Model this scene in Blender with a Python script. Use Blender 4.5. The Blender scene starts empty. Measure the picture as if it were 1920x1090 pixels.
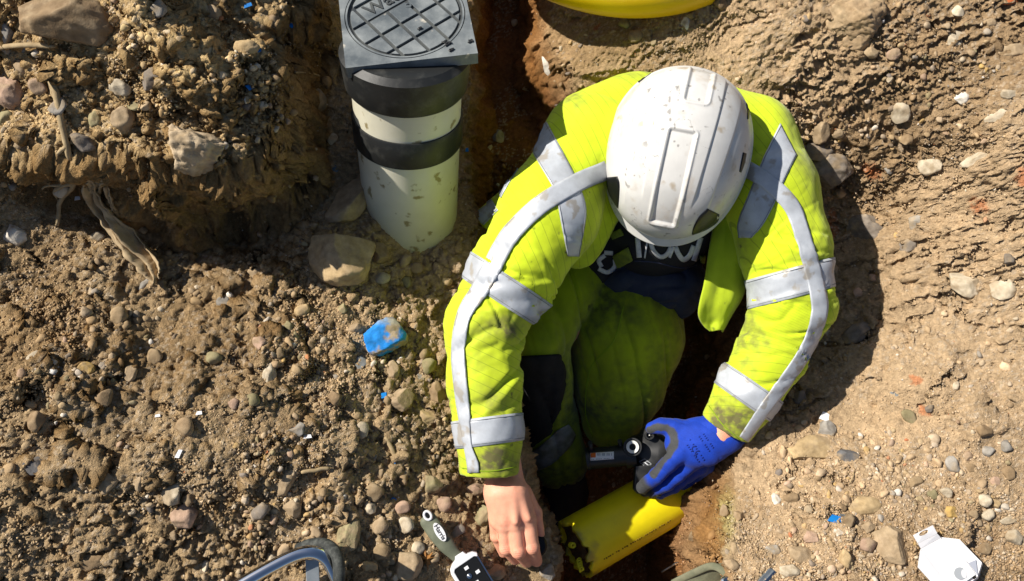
import bpy, bmesh, math, random
import numpy as np
from mathutils import Vector, Matrix
from mathutils.bvhtree import BVHTree
rng = np.random.default_rng(11)
random.seed(5)
S = bpy.context.scene
COL = S.collection

# ------------------------------------------------------------------ camera
F = 1440.0                       # focal length in photo pixels (1920 wide)
CH = 1.45                        # lens height above the datum (ground beside the worker's bare hand)
zc = -Vector((-103, -310, -1440)).normalized()
xc = Vector((1, 0, 0)); xc = (xc - zc * xc.dot(zc)).normalized(); yc = zc.cross(xc)
R = Matrix((xc, yc, zc))
cd = bpy.data.cameras.new('camera'); cam = bpy.data.objects.new('camera', cd); COL.objects.link(cam)
cam.matrix_world = Matrix.Translation((0, 0, CH)) @ R.to_4x4()
cd.sensor_width = 36; cd.lens = F / 1920 * 36; cd.clip_start = 0.02; cd.clip_end = 400
S.camera = cam
CAM = Vector((0, 0, CH))

# ------------------------------------------------------------------ light
SUN_EL = math.radians(39)
SUN_DIR = Vector((0.92, -0.40, 0)).normalized()          # horizontal travel of the light
w = bpy.data.worlds.new('World'); S.world = w; w.use_nodes = True
nt = w.node_tree; bg = nt.nodes['Background']
sky = nt.nodes.new('ShaderNodeTexSky'); sky.sky_type = 'NISHITA'; sky.sun_disc = False
sky.sun_elevation = SUN_EL; sky.sun_rotation = math.atan2(-SUN_DIR.x, -SUN_DIR.y)
nt.links.new(sky.outputs[0], bg.inputs[0]); bg.inputs[1].default_value = 0.055
sd = bpy.data.lights.new('sun', 'SUN'); sd.energy = 5.0; sd.angle = math.radians(0.6); sd.color = (1, 0.94, 0.85)
so = bpy.data.objects.new('sun', sd); COL.objects.link(so)
trav = Vector((SUN_DIR.x * math.cos(SUN_EL), SUN_DIR.y * math.cos(SUN_EL), -math.sin(SUN_EL)))
so.rotation_euler = trav.to_track_quat('-Z', 'Y').to_euler(); so.location = (-3, 2, 5)
S.view_settings.view_transform = 'Standard'; S.view_settings.look = 'None'
S.view_settings.exposure = 0.55; S.view_settings.gamma = 1.0; S.view_settings.use_curve_mapping = False
S.cycles.max_bounces = 6

# ------------------------------------------------------------------ pixel <-> place
def ray(px, py): return R @ Vector((px - 960, 545 - py, -F))
def P(px, py, z):
    d = ray(px, py); return CAM + d * ((z - CH) / d.z)
def T(px, py, z):                 # metres per photo pixel there
    return (z - CH) / ray(px, py).z
def proj(x, y, z):
    Rm = np.array(R); d = np.stack([x, y, z - CH], -1) @ Rm
    return 960 + d[..., 0] / -d[..., 2] * F, 545 - d[..., 1] / -d[..., 2] * F

# ------------------------------------------------------------------ noise
def _h(ix, iy, iz, s):
    n = (ix.astype(np.int64) * 374761393 + iy.astype(np.int64) * 668265263 + iz.astype(np.int64) * 2147483647 + s * 1274126177) & 0xffffffff
    n = ((n ^ (n >> 13)) * 1274126177) & 0xffffffff
    n = ((n ^ (n >> 16)) * 2246822519) & 0xffffffff
    return ((n ^ (n >> 15)) & 0xffffff) / float(0xffffff)
def noise2(x, y, s=0):
    ix = np.floor(x); iy = np.floor(y); fx = x - ix; fy = y - iy
    u = fx * fx * fx * (fx * (fx * 6 - 15) + 10); v = fy * fy * fy * (fy * (fy * 6 - 15) + 10)
    z = np.zeros_like(ix)
    a = _h(ix, iy, z, s); b = _h(ix + 1, iy, z, s); c = _h(ix, iy + 1, z, s); d = _h(ix + 1, iy + 1, z, s)
    return (a + (b - a) * u) * (1 - v) + (c + (d - c) * u) * v
def noise3(x, y, z, s=0):
    iz = np.floor(z); fz = z - iz; wz = fz * fz * (3 - 2 * fz)
    ix = np.floor(x); iy = np.floor(y); fx = x - ix; fy = y - iy
    u = fx * fx * (3 - 2 * fx); v = fy * fy * (3 - 2 * fy)
    o = 0
    for k, wk in ((0, 1 - wz), (1, wz)):
        a = _h(ix, iy, iz + k, s); b = _h(ix + 1, iy, iz + k, s); c = _h(ix, iy + 1, iz + k, s); d = _h(ix + 1, iy + 1, iz + k, s)
        o = o + ((a + (b - a) * u) * (1 - v) + (c + (d - c) * u) * v) * wk
    return o
def fbm2(x, y, s=0, o=4, g=0.5):
    t = 0; a = 1; n = 0
    for k in range(o):
        ca, sa = math.cos(k * 1.3 + .4), math.sin(k * 1.3 + .4)
        t = t + a * (noise2((x * ca - y * sa) * 2 ** k, (x * sa + y * ca) * 2 ** k, s + k) * 2 - 1); n += a; a *= g
    return t / n
def fbm3(x, y, z, s=0, o=4, g=0.5):
    t = 0; a = 1; n = 0
    for k in range(o):
        t = t + a * (noise3(x * 2 ** k + 7.3 * k, y * 2 ** k, z * 2 ** k, s + k) * 2 - 1); n += a; a *= g
    return t / n
def worley(x, y, s=0):            # nearest and second nearest distance, id of the nearest cell
    ix = np.floor(x); iy = np.floor(y); d1 = np.full(x.shape, 9.0); d2 = np.full(x.shape, 9.0); idd = np.zeros(x.shape)
    z = np.zeros_like(ix)
    for i in (-1, 0, 1):
        for j in (-1, 0, 1):
            cx = ix + i; cy = iy + j
            dx = cx + _h(cx, cy, z, s) - x; dy = cy + _h(cx, cy, z, s + 9) - y
            d = np.sqrt(dx * dx + dy * dy); h = _h(cx, cy, z, s + 21)
            m = d < d1
            d2 = np.where(m, d1, np.minimum(d2, d)); idd = np.where(m, h, idd); d1 = np.where(m, d, d1)
    return d1, d2, idd
def sst(a, b, x):
    t = np.clip((x - a) / (b - a), 0, 1); return t * t * (3 - 2 * t)

# ------------------------------------------------------------------ mesh and object helpers
def mesh_np(name, v, f, cols=None, smooth=True, attrs=None):
    """v (n,3); f (m,3) or (m,4) numpy"""
    me = bpy.data.meshes.new(name); v = np.asarray(v, np.float32); f = np.asarray(f, np.int32); k = f.shape[1]
    me.vertices.add(len(v)); me.vertices.foreach_set('co', v.ravel())
    me.loops.add(f.size); me.loops.foreach_set('vertex_index', f.ravel())
    me.polygons.add(len(f)); me.polygons.foreach_set('loop_start', np.arange(0, f.size, k, dtype=np.int32))
    me.polygons.foreach_set('loop_total', np.full(len(f), k, np.int32))
    me.update(calc_edges=True)
    if smooth: me.polygons.foreach_set('use_smooth', np.ones(len(f), bool))
    if cols is not None:
        a = me.attributes.new('tint', 'FLOAT_COLOR', 'POINT')
        c = np.ones((len(v), 4), np.float32); c[:, :3] = cols; a.data.foreach_set('color', c.ravel())
    for nme, arr in (attrs or {}).items():
        a = me.attributes.new(nme, 'FLOAT', 'POINT'); a.data.foreach_set('value', np.asarray(arr, np.float32))
    me.validate(); return me
def obj(name, me, m=None, parent=None):
    o = bpy.data.objects.new(name, me); COL.objects.link(o)
    if m is not None and me is not None and not me.materials: me.materials.append(m)
    if parent is not None: o.parent = parent
    return o
def tag(o, label, cat, group=None, kind=None):
    if label: o['label'] = label
    if cat: o['category'] = cat
    if group: o['group'] = group
    if kind: o['kind'] = kind
    return o
def thing(name, label, cat, loc=(0, 0, 0), group=None):
    o = bpy.data.objects.new(name, None); o.empty_display_size = .05; COL.objects.link(o)
    o.location = loc; bpy.context.view_layer.update() if False else None
    return tag(o, label, cat, group)
def kid(name, me, m, parent):     # world-space mesh under a parent: keep it where it was made
    o = obj(name, me, m, parent); base = parent
    off = Vector(); p = parent
    while p is not None: off += Vector(p.location); p = p.parent
    o.location = -off
    return o
def bm_mesh(name, bm, smooth=False):
    me = bpy.data.meshes.new(name); bmesh.ops.recalc_face_normals(bm, faces=bm.faces); bm.to_mesh(me); bm.free()
    if smooth: me.polygons.foreach_set('use_smooth', [True] * len(me.polygons))
    return me
def frame(d, up=Vector((0, 0, 1))):
    d = d.normalized(); x = up.cross(d)
    if x.length < 1e-3: x = Vector((1, 0, 0)).cross(d)
    x.normalize(); return x, d.cross(x), d
def tube(name, pts, rad, seg=12, caps=True, flat=None, up=Vector((0, 0, 1)), smooth=True, jag=0):
    """swept tube through pts, rad a number or a list; flat = (kx,ky) section scale"""
    n = len(pts); pts = [Vector(p) for p in pts]; rad = [rad] * n if not hasattr(rad, '__len__') else rad
    kx, ky = flat or (1, 1); v = []; f = []
    for i, p in enumerate(pts):
        d = (pts[min(i + 1, n - 1)] - pts[max(i - 1, 0)])
        x, y, _ = frame(d, up)
        for k in range(seg):
            a = 2 * math.pi * k / seg; v.append(p + x * (math.cos(a) * rad[i] * kx) + y * (math.sin(a) * rad[i] * ky))
    for i in range(n - 1):
        for k in range(seg):
            k2 = (k + 1) % seg; f.append((i * seg + k, i * seg + k2, (i + 1) * seg + k2, (i + 1) * seg + k))
    me = bpy.data.meshes.new(name)
    if caps: f.append(tuple(range(seg))[::-1]); f.append(tuple(range((n - 1) * seg, n * seg)))
    me.from_pydata([tuple(q) for q in v], [], f)
    if smooth: me.polygons.foreach_set('use_smooth', [len(p.vertices) == 4 for p in me.polygons])
    me.update(); return me
def lathe(name, origin, axis, prof, seg=40, smooth=True, up=Vector((0, 1, 0))):
    """closed profile [(r,h)...] turned about axis"""
    x, y, d = frame(Vector(axis), up); v = []; f = []; n = len(prof)
    for k in range(seg):
        a = 2 * math.pi * k / seg
        for r, h in prof: v.append(tuple(Vector(origin) + x * (math.cos(a) * r) + y * (math.sin(a) * r) + d * h))
    for k in range(seg):
        k2 = (k + 1) % seg
        for i in range(n):
            j = (i + 1) % n
            if prof[i][0] < 1e-6 and prof[j][0] < 1e-6: continue
            f.append((k * n + i, k2 * n + i, k2 * n + j, k * n + j))
    me = bpy.data.meshes.new(name); me.from_pydata(v, [], f)
    bm = bmesh.new(); bm.from_mesh(me); bmesh.ops.remove_doubles(bm, verts=bm.verts, dist=1e-5)
    bmesh.ops.recalc_face_normals(bm, faces=bm.faces); bm.to_mesh(me); bm.free()
    if smooth:
        me.polygons.foreach_set('use_smooth', [True] * len(me.polygons))
        me.set_sharp_from_angle(angle=math.radians(35))
    return me
def prism(name, poly, thick, bevel=0.0, tr=None):
    """poly: 3D points of the top face (planar); extruded by vector thick"""
    bm = bmesh.new(); vs = [bm.verts.new(p) for p in poly]; fc = bm.faces.new(vs)
    r = bmesh.ops.extrude_face_region(bm, geom=[fc]); nv = [e for e in r['geom'] if isinstance(e, bmesh.types.BMVert)]
    for q in nv: q.co += Vector(thick)
    if bevel:
        bmesh.ops.recalc_face_normals(bm, faces=bm.faces)
        bmesh.ops.bevel(bm, geom=list(bm.edges), offset=bevel, segments=2, affect='EDGES', profile=.6)
    return bm_mesh(name, bm)
def cr(pts, n=8):                 # Catmull-Rom through the points
    a = np.array([tuple(p) for p in pts], float); a = np.vstack([2 * a[0] - a[1], a, 2 * a[-1] - a[-2]]); o = []
    for i in range(1, len(a) - 2):
        for k in range(n):
            t = k / n; p0, p1, p2, p3 = a[i - 1:i + 3]
            o.append(.5 * (2 * p1 + (p2 - p0) * t + (2 * p0 - 5 * p1 + 4 * p2 - p3) * t * t + (3 * p1 - p0 - 3 * p2 + p3) * t ** 3))
    o.append(a[-2]); return np.array(o)

# ------------------------------------------------------------------ materials
def mat(name, c1, c2=None, scale=20, rough=.7, bump=0, bscale=200, metal=0, attr=None, spec=.3, lo=.35, hi=.65, speck=None, bdist=.001, sss=0, sheen=0, detail=6):
    m = bpy.data.materials.new(name); m.use_nodes = True; nt = m.node_tree; N = nt.nodes; L = nt.links
    b = N['Principled BSDF']; b.inputs['Roughness'].default_value = rough; b.inputs['Metallic'].default_value = metal
    b.inputs['Specular IOR Level'].default_value = spec
    tc = N.new('ShaderNodeTexCoord')
    base = None
    def mixc(fac, A, B, mode='MIX'):
        x = N.new('ShaderNodeMix'); x.data_type = 'RGBA'; x.blend_type = mode
        for sock, val in ((x.inputs[0], fac), (x.inputs[6], A), (x.inputs[7], B)):
            if isinstance(val, (tuple, float, int)): sock.default_value = (*val, 1) if isinstance(val, tuple) else val
            else: L.new(val, sock)
        return x.outputs[2]
    if attr:
        at = N.new('ShaderNodeAttribute'); at.attribute_name = attr; base = at.outputs['Color']
    if c2 is not None:
        n = N.new('ShaderNodeTexNoise'); n.inputs['Scale'].default_value = scale; n.inputs['Detail'].default_value = detail
        n.inputs['Roughness'].default_value = .62
        L.new(tc.outputs['Object'], n.inputs['Vector'])
        mr = N.new('ShaderNodeMapRange'); mr.inputs[1].default_value = lo; mr.inputs[2].default_value = hi; L.new(n.outputs[0], mr.inputs[0])
        if base is None: base = mixc(mr.outputs[0], c1, c2)
        else: base = mixc(1.0, base, mixc(mr.outputs[0], c1, c2), 'MULTIPLY')
    if speck:                     # (colour, scale, threshold)
        v = N.new('ShaderNodeTexNoise'); v.inputs['Scale'].default_value = speck[1]; v.inputs['Detail'].default_value = 3
        L.new(tc.outputs['Object'], v.inputs['Vector'])
        mr = N.new('ShaderNodeMapRange'); mr.inputs[1].default_value = speck[2]; mr.inputs[2].default_value = speck[2] + .06; L.new(v.outputs[0], mr.inputs[0])
        base = mixc(mr.outputs[0], base if base is not None else c1, speck[0])
    if base is None: b.inputs['Base Color'].default_value = (*c1, 1)
    else: L.new(base, b.inputs['Base Color'])
    if bump:
        n = N.new('ShaderNodeTexNoise'); n.inputs['Scale'].default_value = bscale; n.inputs['Detail'].default_value = 5; n.inputs['Roughness'].default_value = .65
        L.new(tc.outputs['Object'], n.inputs['Vector'])
        bp = N.new('ShaderNodeBump'); bp.inputs['Strength'].default_value = bump; bp.inputs['Distance'].default_value = bdist
        L.new(n.outputs[0], bp.inputs['Height']); L.new(bp.outputs[0], b.inputs['Normal'])
    if sss: b.inputs['Subsurface Weight'].default_value = sss; b.inputs['Subsurface Radius'].default_value = (.012, .004, .002); b.inputs['Subsurface Scale'].default_value = 1
    if sheen: b.inputs['Sheen Weight'].default_value = sheen
    m['_n'] = 1
    return m

# ================================================================== GROUND
def px_xy(lst, z): return np.array([tuple(P(a, b, z))[:2] for a, b in lst])
CT = [(0,0,.24),(0,330,.10),(0,480,.05),(150,550,.03),(300,560,.0),(450,530,-.02),(600,560,-.04),(680,560,-.07),(700,460,-.06),(640,350,-.06),
 (620,200,-.02),(640,20,.02),(450,60,.05),(200,60,.08),(780,480,-.11),(850,500,-.10),(850,570,-.14),(700,640,-.05),(800,640,-.08),(830,750,-.08),(750,800,-.05),
 (850,900,-.1),(950,1000,-.12),(1000,1080,-.13),(900,1080,-.07),(700,900,-.02),(500,700,.02),(300,700,.05),(100,650,.09),(0,700,.12),(100,800,.10),
 (250,850,.09),(400,900,.06),(550,950,.02),(650,1050,0),(450,1050,0),(200,1000,.05),(0,1000,.09),(900,300,-.2),(900,50,-.15),(1000,200,-.15),
 (1400,980,-.06),(1380,880,-.1),(1480,780,-.11),(1560,800,-.08),(1500,900,-.04),(1560,500,-.17),(1620,400,-.13),(1700,500,-.06),(1600,650,-.10),
 (1700,700,-.03),(1900,600,.05),(1900,900,.05),(1700,1000,.03),(1900,1080,.04),(1500,1050,0),(1900,300,.13),(1900,0,.17),(1700,100,.10),(1500,100,.04),
 (1500,250,-.04),(1350,80,.0),(1200,80,-.03),(1100,60,-.08),(1420,1080,-.01),(1150,1090,-.13)]
C = np.array([tuple(P(*c)) for c in CT]); CX = C[:, :2]; CZ = C[:, 2]
def _U(r2): return r2 * np.log(r2 + 1e-9) * .5
_n = len(CX); K = _U(((CX[:, None] - CX[None]) ** 2).sum(-1)) + np.eye(_n) * 2e-3
A = np.zeros((_n + 3, _n + 3)); A[:_n, :_n] = K; A[:_n, _n] = 1; A[:_n, _n + 1:] = CX; A[_n, :_n] = 1; A[_n + 1:, :_n] = CX.T
W = np.linalg.solve(A, np.r_[CZ, 0, 0, 0])
def base_h(x, y):
    xq = np.clip(x, -1.25, 1.35); yq = np.clip(y, -.45, 1.25); o = W[_n] + W[_n + 1] * xq + W[_n + 2] * yq
    for i in range(_n): o = o + W[i] * _U((xq - CX[i, 0]) ** 2 + (yq - CX[i, 1]) ** 2)
    return np.clip(o, -.3, .3)
def poly_sd(x, y, poly):          # signed distance, negative inside
    d = np.full(x.shape, 1e9); ins = np.zeros(x.shape, bool); n = len(poly)
    for i in range(n):
        ax, ay = poly[i]; bx, by = poly[(i + 1) % n]; ex, ey = bx - ax, by - ay
        t = np.clip(((x - ax) * ex + (y - ay) * ey) / (ex * ex + ey * ey), 0, 1)
        d = np.minimum(d, (x - ax - t * ex) ** 2 + (y - ay - t * ey) ** 2)
        c = ((ay > y) != (by > y)); xx = ex * (y - ay) / (ey if abs(ey) > 1e-12 else 1e-12) + ax; ins ^= c & (x < xx)
    d = np.sqrt(d); return np.where(ins, -d, d)
MOUND = px_xy([(-500,-300),(560,-300),(590,-60),(575,60),(585,140),(570,230),(535,300),(480,330),(440,345),(410,320),(370,330),(330,325),(300,335),(255,300),(215,295),(170,300),(120,285),(60,290),(20,275),(-60,290),(-500,330)], .17)
PIT = px_xy([(880,-300),(1035,-300),(1030,60),(1090,150),(1300,190),(1470,290),(1520,420),(1545,560),(1500,700),(1440,800),(1400,860),(1342,930),(1350,1030),(1400,1250),(1010,1250),(1050,1060),(1030,1000),(1000,960),(985,880),(940,700),(905,560),(890,440),(880,300)], -.12)
def height(x, y, fine=True):
    wx = x + .06 * fbm2(x * 6, y * 6, 3, 2) ; wy = y + .06 * fbm2(x * 6, y * 6, 13, 2)
    g = base_h(x, y)
    pxx, pyy = proj(x, y, g)
    out = sst(0, .5, np.maximum(np.maximum(-1.2 - x, x - 1.3), np.maximum(-.4 - y, y - 1.2)))
    g = g * (1 - out) + .1 * out
    # mound of spoil: a plateau with a broken, near-vertical edge
    sm = poly_sd(wx, wy, MOUND); mt = .335 - .09 * sst(P(500, 150, .28).x, P(610, 150, .28).x, x) + .04 * fbm2(x * 5, y * 5, 31, 3)
    mm = 1 - sst(-.03, .045, sm)
    rightside = sst(.0, .06, x - P(520, 200, .28).x)
    mm = mm * (1 - rightside) + rightside * (1 - sst(-.06, .03, sm))
    g2 = g + mm * np.maximum(mt - .15 * sst(-.26, .0, sm) - g, 0)
    # the dug hole
    sp = poly_sd(x + .022 * fbm2(x * 9, y * 9, 5, 2), y + .022 * fbm2(x * 9, y * 9, 15, 2), PIT)
    ww = .07 + .10 * sst(.12, .35, x) * sst(.0, .25, y)
    pm = 1 - sst(0, 1, (sp + ww) / ww)
    fl = -.52 + .20 * sst(.50, .72, y) + .02 * fbm2(x * 8, y * 8, 41, 3)
    hx_, hy_ = P(390, 400, .05)[:2]; hx2, hy2 = P(150, 370, .08)[:2]
    g2 = g2 - (1 - mm) * (.075 * np.exp(-((x - hx_) / .13) ** 2 - ((y - hy_) / .055) ** 2) + .04 * np.exp(-((x - hx2) / .10) ** 2 - ((y - hy2) / .04) ** 2))
    h = g2 * (1 - pm) + fl * pm
    pitw = pm * (1 - pm) * 4
    left = 1 - sst(870, 1000, pxx); right = sst(1300, 1500, pxx)
    ll = left * sst(350, 500, pyy)
    # clods and lumps
    cl = np.clip(.25 + .9 * mm + .60 * ll + .28 * right, 0, 1.3) * (1 - out) * (1 - 3.2 * mm * (1 - mm)) * (1 - .5 * pitw)
    if fine:
        h = h + .016 * fbm2(x * 7, y * 7, 51, 4) * (1 - .5 * pm)
        for sc, am, s in ((13, .020, 60), (27, .0125, 61), (55, .0062, 62), (110, .0030, 63)):
            qx = x * sc + .5 * fbm2(x * sc * 1.7, y * sc * 1.7, s + 5, 2); qy = y * sc + .5 * fbm2(x * sc * 1.7, y * sc * 1.7, s + 6, 2)
            d1, d2, ii = worley(qx, qy, s)
            bumpy = (ii ** 2) * np.clip(1 - d1 * d1 * 1.9, 0, 1) - .28 * np.clip(1 - (d2 - d1) * 5, 0, 1) * sst(.35, .6, noise2(x * sc * .4, y * sc * .4, s + 3))
            msk = cl if sc < 80 else cl * .6 + .3
            h = h + am * bumpy * msk * (.4 + 1.2 * noise2(x * 6, y * 6, s + 1))
        h = h + (.0022 + .0022 * cl) * fbm2(x * 60, y * 60, 71, 4, .65) * (1 - out)
        # cracks and ledges of the right-hand slope
        lay = np.abs(fbm2((x * .8 + y * .25) * 7, (y * 1.3 - x * .3) * 11, 81, 4))
        h = h - .009 * (1 - sst(0, .06, lay)) * right * sst(.45, .6, noise2(x * 3.3, y * 3.3, 83)) * (1 - pm)
        h = h + .008 * sst(-.1, .15, fbm2(x * 6 + 4, y * 8, 85, 4)) * right * (1 - sst(700, 800, pyy))
    return h, dict(pm=pm, mm=mm, pitw=pitw, right=right, ll=ll, px=pxx, py=pyy, cl=cl, out=out, g=g2)
def axis_pts(a, b, step, fine=(0, 0), far=60, n=34):
    core = np.r_[np.arange(a, fine[0], step), np.arange(fine[0], fine[1], step * .5), np.arange(fine[1], b, step)]; g = np.geomspace(step * 1.5, far, n).cumsum(); g = g / g[-1] * far if g[-1] > far * 3 else g
    return np.r_[(a - g)[::-1], core, core[-1] + g]
GX = axis_pts(-1.16, 1.26, .0029, (.44, .57)); GY = axis_pts(-.36, 1.17, .0029, (.44, .62))
XX, YY = np.meshgrid(GX, GY); ZZ, MK = height(XX, YY)
def hat(x, y):
    x = np.asarray(x, float); y = np.asarray(y, float)
    i = np.clip(np.searchsorted(GX, x) - 1, 0, len(GX) - 2); j = np.clip(np.searchsorted(GY, y) - 1, 0, len(GY) - 2)
    tx = (x - GX[i]) / (GX[i + 1] - GX[i]); ty = (y - GY[j]) / (GY[j + 1] - GY[j])
    return (ZZ[j, i] * (1 - tx) + ZZ[j, i + 1] * tx) * (1 - ty) + (ZZ[j + 1, i] * (1 - tx) + ZZ[j + 1, i + 1] * tx) * ty
def G(px, py):                    # where the pixel's ray meets the ground
    zs = np.arange(.5, -.62, -.004); d = ray(px, py); t = (zs - CH) / d.z
    hh = hat(d.x * t, d.y * t); k = np.argmax(zs <= hh); return Vector((d.x * t[k], d.y * t[k], zs[k]))
gxs, gys = np.gradient(ZZ, GY, GX)[::-1]
nl = np.sqrt(gxs ** 2 + gys ** 2 + 1); NX, NY, NZ = -gxs / nl, -gys / nl, 1 / nl
core = (1 - MK['out'])
rough3 = fbm3(XX * 20, YY * 20, ZZ * 20, 91, 4, .6) * .034 + fbm3(XX * 60, YY * 60, ZZ * 60, 95, 3, .65) * .016
crumb = .0034 * (1 - np.abs(fbm3(XX * 130, YY * 130, ZZ * 130, 97, 2, .6)) * 2.2) * (.35 + noise2(XX * 13, YY * 13, 98)) * (1 - .55 * MK['right'])
steep = sst(.85, .45, NZ) if False else 1 - sst(.45, .85, NZ)
D = (rough3 * steep + crumb * (1 - .6 * steep)) * core
VX, VY, VZ = XX + NX * D, YY + NY * D, ZZ + NZ * D
# the overhang of the mound: the upper edge leans out over the hollow below it
facing = sst(-.2, -.8, NY) if False else sst(.2, .7, -NY)
lean = (1 - sst(.93, 1, MK['mm'])) * sst(.55, .85, MK['mm']) * core
hol = np.exp(-((MK['mm'] - .28) / .22) ** 2) * facing * core * sst(.30, .62, noise2(XX * 7 + 2.2, YY * 3, 99) + .25 * np.exp(-((MK['px'] - 400) / 120) ** 2))
VY = VY - .030 * lean * facing + .050 * hol; VZ = VZ - .02 * hol
e3 = fbm3(VX * 32, VY * 32, VZ * 32, 191, 4, .65); ws = np.clip(steep + hol, 0, 1) * core * (MK['px'] < 700)
VX = VX + .006 * ws * fbm3(VX * 50, VY * 50, VZ * 50, 195, 3, .65); VY = VY - .022 * ws * e3; VZ = VZ + .012 * ws * e3
# soil colours: tones by region, slope and noise
def lerp(a, b, t): return a + (b - a) * t[..., None]
c_left = np.array((.42, .305, .175)); c_right = np.array((.46, .335, .205)); c_mound = np.array((.54, .39, .20)); c_sand = np.array((.60, .44, .22))
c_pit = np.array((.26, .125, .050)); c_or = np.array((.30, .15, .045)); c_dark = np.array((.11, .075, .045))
n1 = fbm2(XX * 5, YY * 5, 101, 4); n2 = fbm3(XX * 22, YY * 22, ZZ * 22, 105, 4, .6); n3 = fbm3(XX * 75, YY * 75, ZZ * 75, 109, 4, .7)
col = lerp(c_left + 0 * XX[..., None], c_right, sst(1150, 1450, MK['px']))
col = lerp(col, c_mound, np.clip(MK['mm'], 0, 1) * .8)
pxs, pys = MK['px'], MK['py']
mtop = np.clip(MK['mm'], 0, 1)
pmx, pmy = proj(XX, YY, ZZ)
blob = lambda cx, cy, rx, ry: np.exp(-(((pmx - cx) / rx) ** 2 + ((pmy - cy) / ry) ** 2))
col = lerp(col, c_sand, np.clip(blob(350, 80, 130, 90) * 1.4 * (n2 * .6 + .8), 0, .9))
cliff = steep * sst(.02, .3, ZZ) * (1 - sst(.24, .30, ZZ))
col = lerp(col, np.array((.25, .15, .06)), np.clip(steep * (pmx < 620) * .8, 0, 1))  # steep left faces blended to a darker brown
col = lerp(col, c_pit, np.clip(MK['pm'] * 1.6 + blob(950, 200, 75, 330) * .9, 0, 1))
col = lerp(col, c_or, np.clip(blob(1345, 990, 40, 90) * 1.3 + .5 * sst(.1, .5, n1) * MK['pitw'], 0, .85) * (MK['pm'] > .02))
col = lerp(col, np.array((.46, .40, .17)), np.clip(blob(1362, 970, 14, 45) * 2 * (n3 + .6), 0, .8))
for bx, by, rx, ry in ((1832,385,26,16),(1560,430,14,34),(1716,712,14,10),(1630,315,20,14),(1645,330,16,12),(1920,335,18,16),(1735,772,12,10),(1300,775,8,30),(1120,50,8,10),(1410,630,10,8)):
    col = lerp(col, np.array((.50, .15, .05)), sst(.25, .5, blob(bx, by, rx, ry) * (.7 + 1.6 * n3 + .9 * n2)) * .6)
col = col * (1 + .22 * n1 + .20 * n2 + .30 * n3)[..., None]
dkst = sst(.25, .5, fbm2(XX * 3 + 9, YY * 3, 121, 4)); col = lerp(col, col * np.array((.74, .69, .62)), dkst * .7)
d1, d2, ii = worley(XX * 160, YY * 160, 131)
grit = (1 - steep) * (d1 < .38) * (ii > .55) * (noise2(XX * 14, YY * 14, 133) > .35)
col = lerp(col, np.array((.50, .42, .32)) * (.55 + .6 * ii)[..., None], grit * .55)
col = np.clip(col, .02, .8)
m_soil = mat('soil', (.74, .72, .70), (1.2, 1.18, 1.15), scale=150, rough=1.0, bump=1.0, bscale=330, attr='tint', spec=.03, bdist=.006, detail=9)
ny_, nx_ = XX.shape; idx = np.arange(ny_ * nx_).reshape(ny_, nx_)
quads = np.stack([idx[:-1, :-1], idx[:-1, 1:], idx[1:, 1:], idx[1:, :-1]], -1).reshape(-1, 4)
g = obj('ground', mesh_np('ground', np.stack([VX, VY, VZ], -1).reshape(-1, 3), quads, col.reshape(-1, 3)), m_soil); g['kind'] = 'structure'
g['label'] = 'dug brown soil around and inside the excavated hole'

# ================================================================== STONES
def ico(sub):
    bm = bmesh.new(); bmesh.ops.create_icosphere(bm, subdivisions=sub, radius=1); v = np.array([q.co[:] for q in bm.verts]); f = np.array([[q.index for q in p.verts] for p in bm.faces]); bm.free(); return v, f
ICO = {k: ico(k) for k in (1, 2, 3, 4, 5)}
ICO[0] = (np.array([(1,0,0),(-1,0,0),(0,1,0),(0,-1,0),(0,0,1),(0,0,-1)], float), np.array([(0,2,4),(2,1,4),(1,3,4),(3,0,4),(2,0,5),(1,2,5),(3,1,5),(0,3,5)]))
def stone_shape(sub, seed, ang=.5, planes=13):
    r = np.random.default_rng(seed); v, f = ICO[sub]; v = v.copy()
    for k in range(planes):
        n = r.normal(size=3); n /= np.linalg.norm(n); d = r.uniform(.50, .80) if r.random() < ang else r.uniform(.75, .97)
        s = v @ n - d; v -= n * (np.clip(s, 0, None) * .96)[:, None]
    if sub > 2:
        v *= (1 + .15 * fbm3(v[:, 0] * 2.2 + seed, v[:, 1] * 2.2, v[:, 2] * 2.2, seed % 97, 5, .62))[:, None]
    else: v *= (1 + .08 * (r.random(len(v)) - .5))[:, None]
    v -= (v.max(0) + v.min(0)) / 2; v /= (v.max(0) - v.min(0)) / 2
    return v, f
TINT = dict(blue=(.02,.24,.7),tan=(.36,.27,.17), sand=(.42,.31,.17), brown=(.25,.175,.10), clod=(.31,.225,.13), pale=(.50,.43,.32), white=(.66,.62,.55), grey=(.30,.28,.25), slate=(.17,.18,.18),
 bluegrey=(.15,.20,.24), pink=(.42,.29,.21), olive=(.27,.235,.13), darkgrey=(.12,.12,.125), greybrown=(.21,.18,.15), brick=(.45,.12,.04), gold=(.48,.32,.11))
m_stone = mat('stone_surface', (.68, .64, .58), (1.2, 1.2, 1.2), scale=55, rough=.85, bump=.7, bscale=260, attr='tint', spec=.25, bdist=.0012, detail=8, lo=.3, hi=.7)
def rotm(r):
    q = r.normal(size=4); q /= np.linalg.norm(q); a, b, c, d = q
    return np.array([[a*a+b*b-c*c-d*d, 2*(b*c-a*d), 2*(b*d+a*c)], [2*(b*c+a*d), a*a-b*b+c*c-d*d, 2*(c*d-a*b)], [2*(b*d-a*c), 2*(c*d+a*b), a*a-b*b-c*c+d*d]])
taken = []
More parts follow.
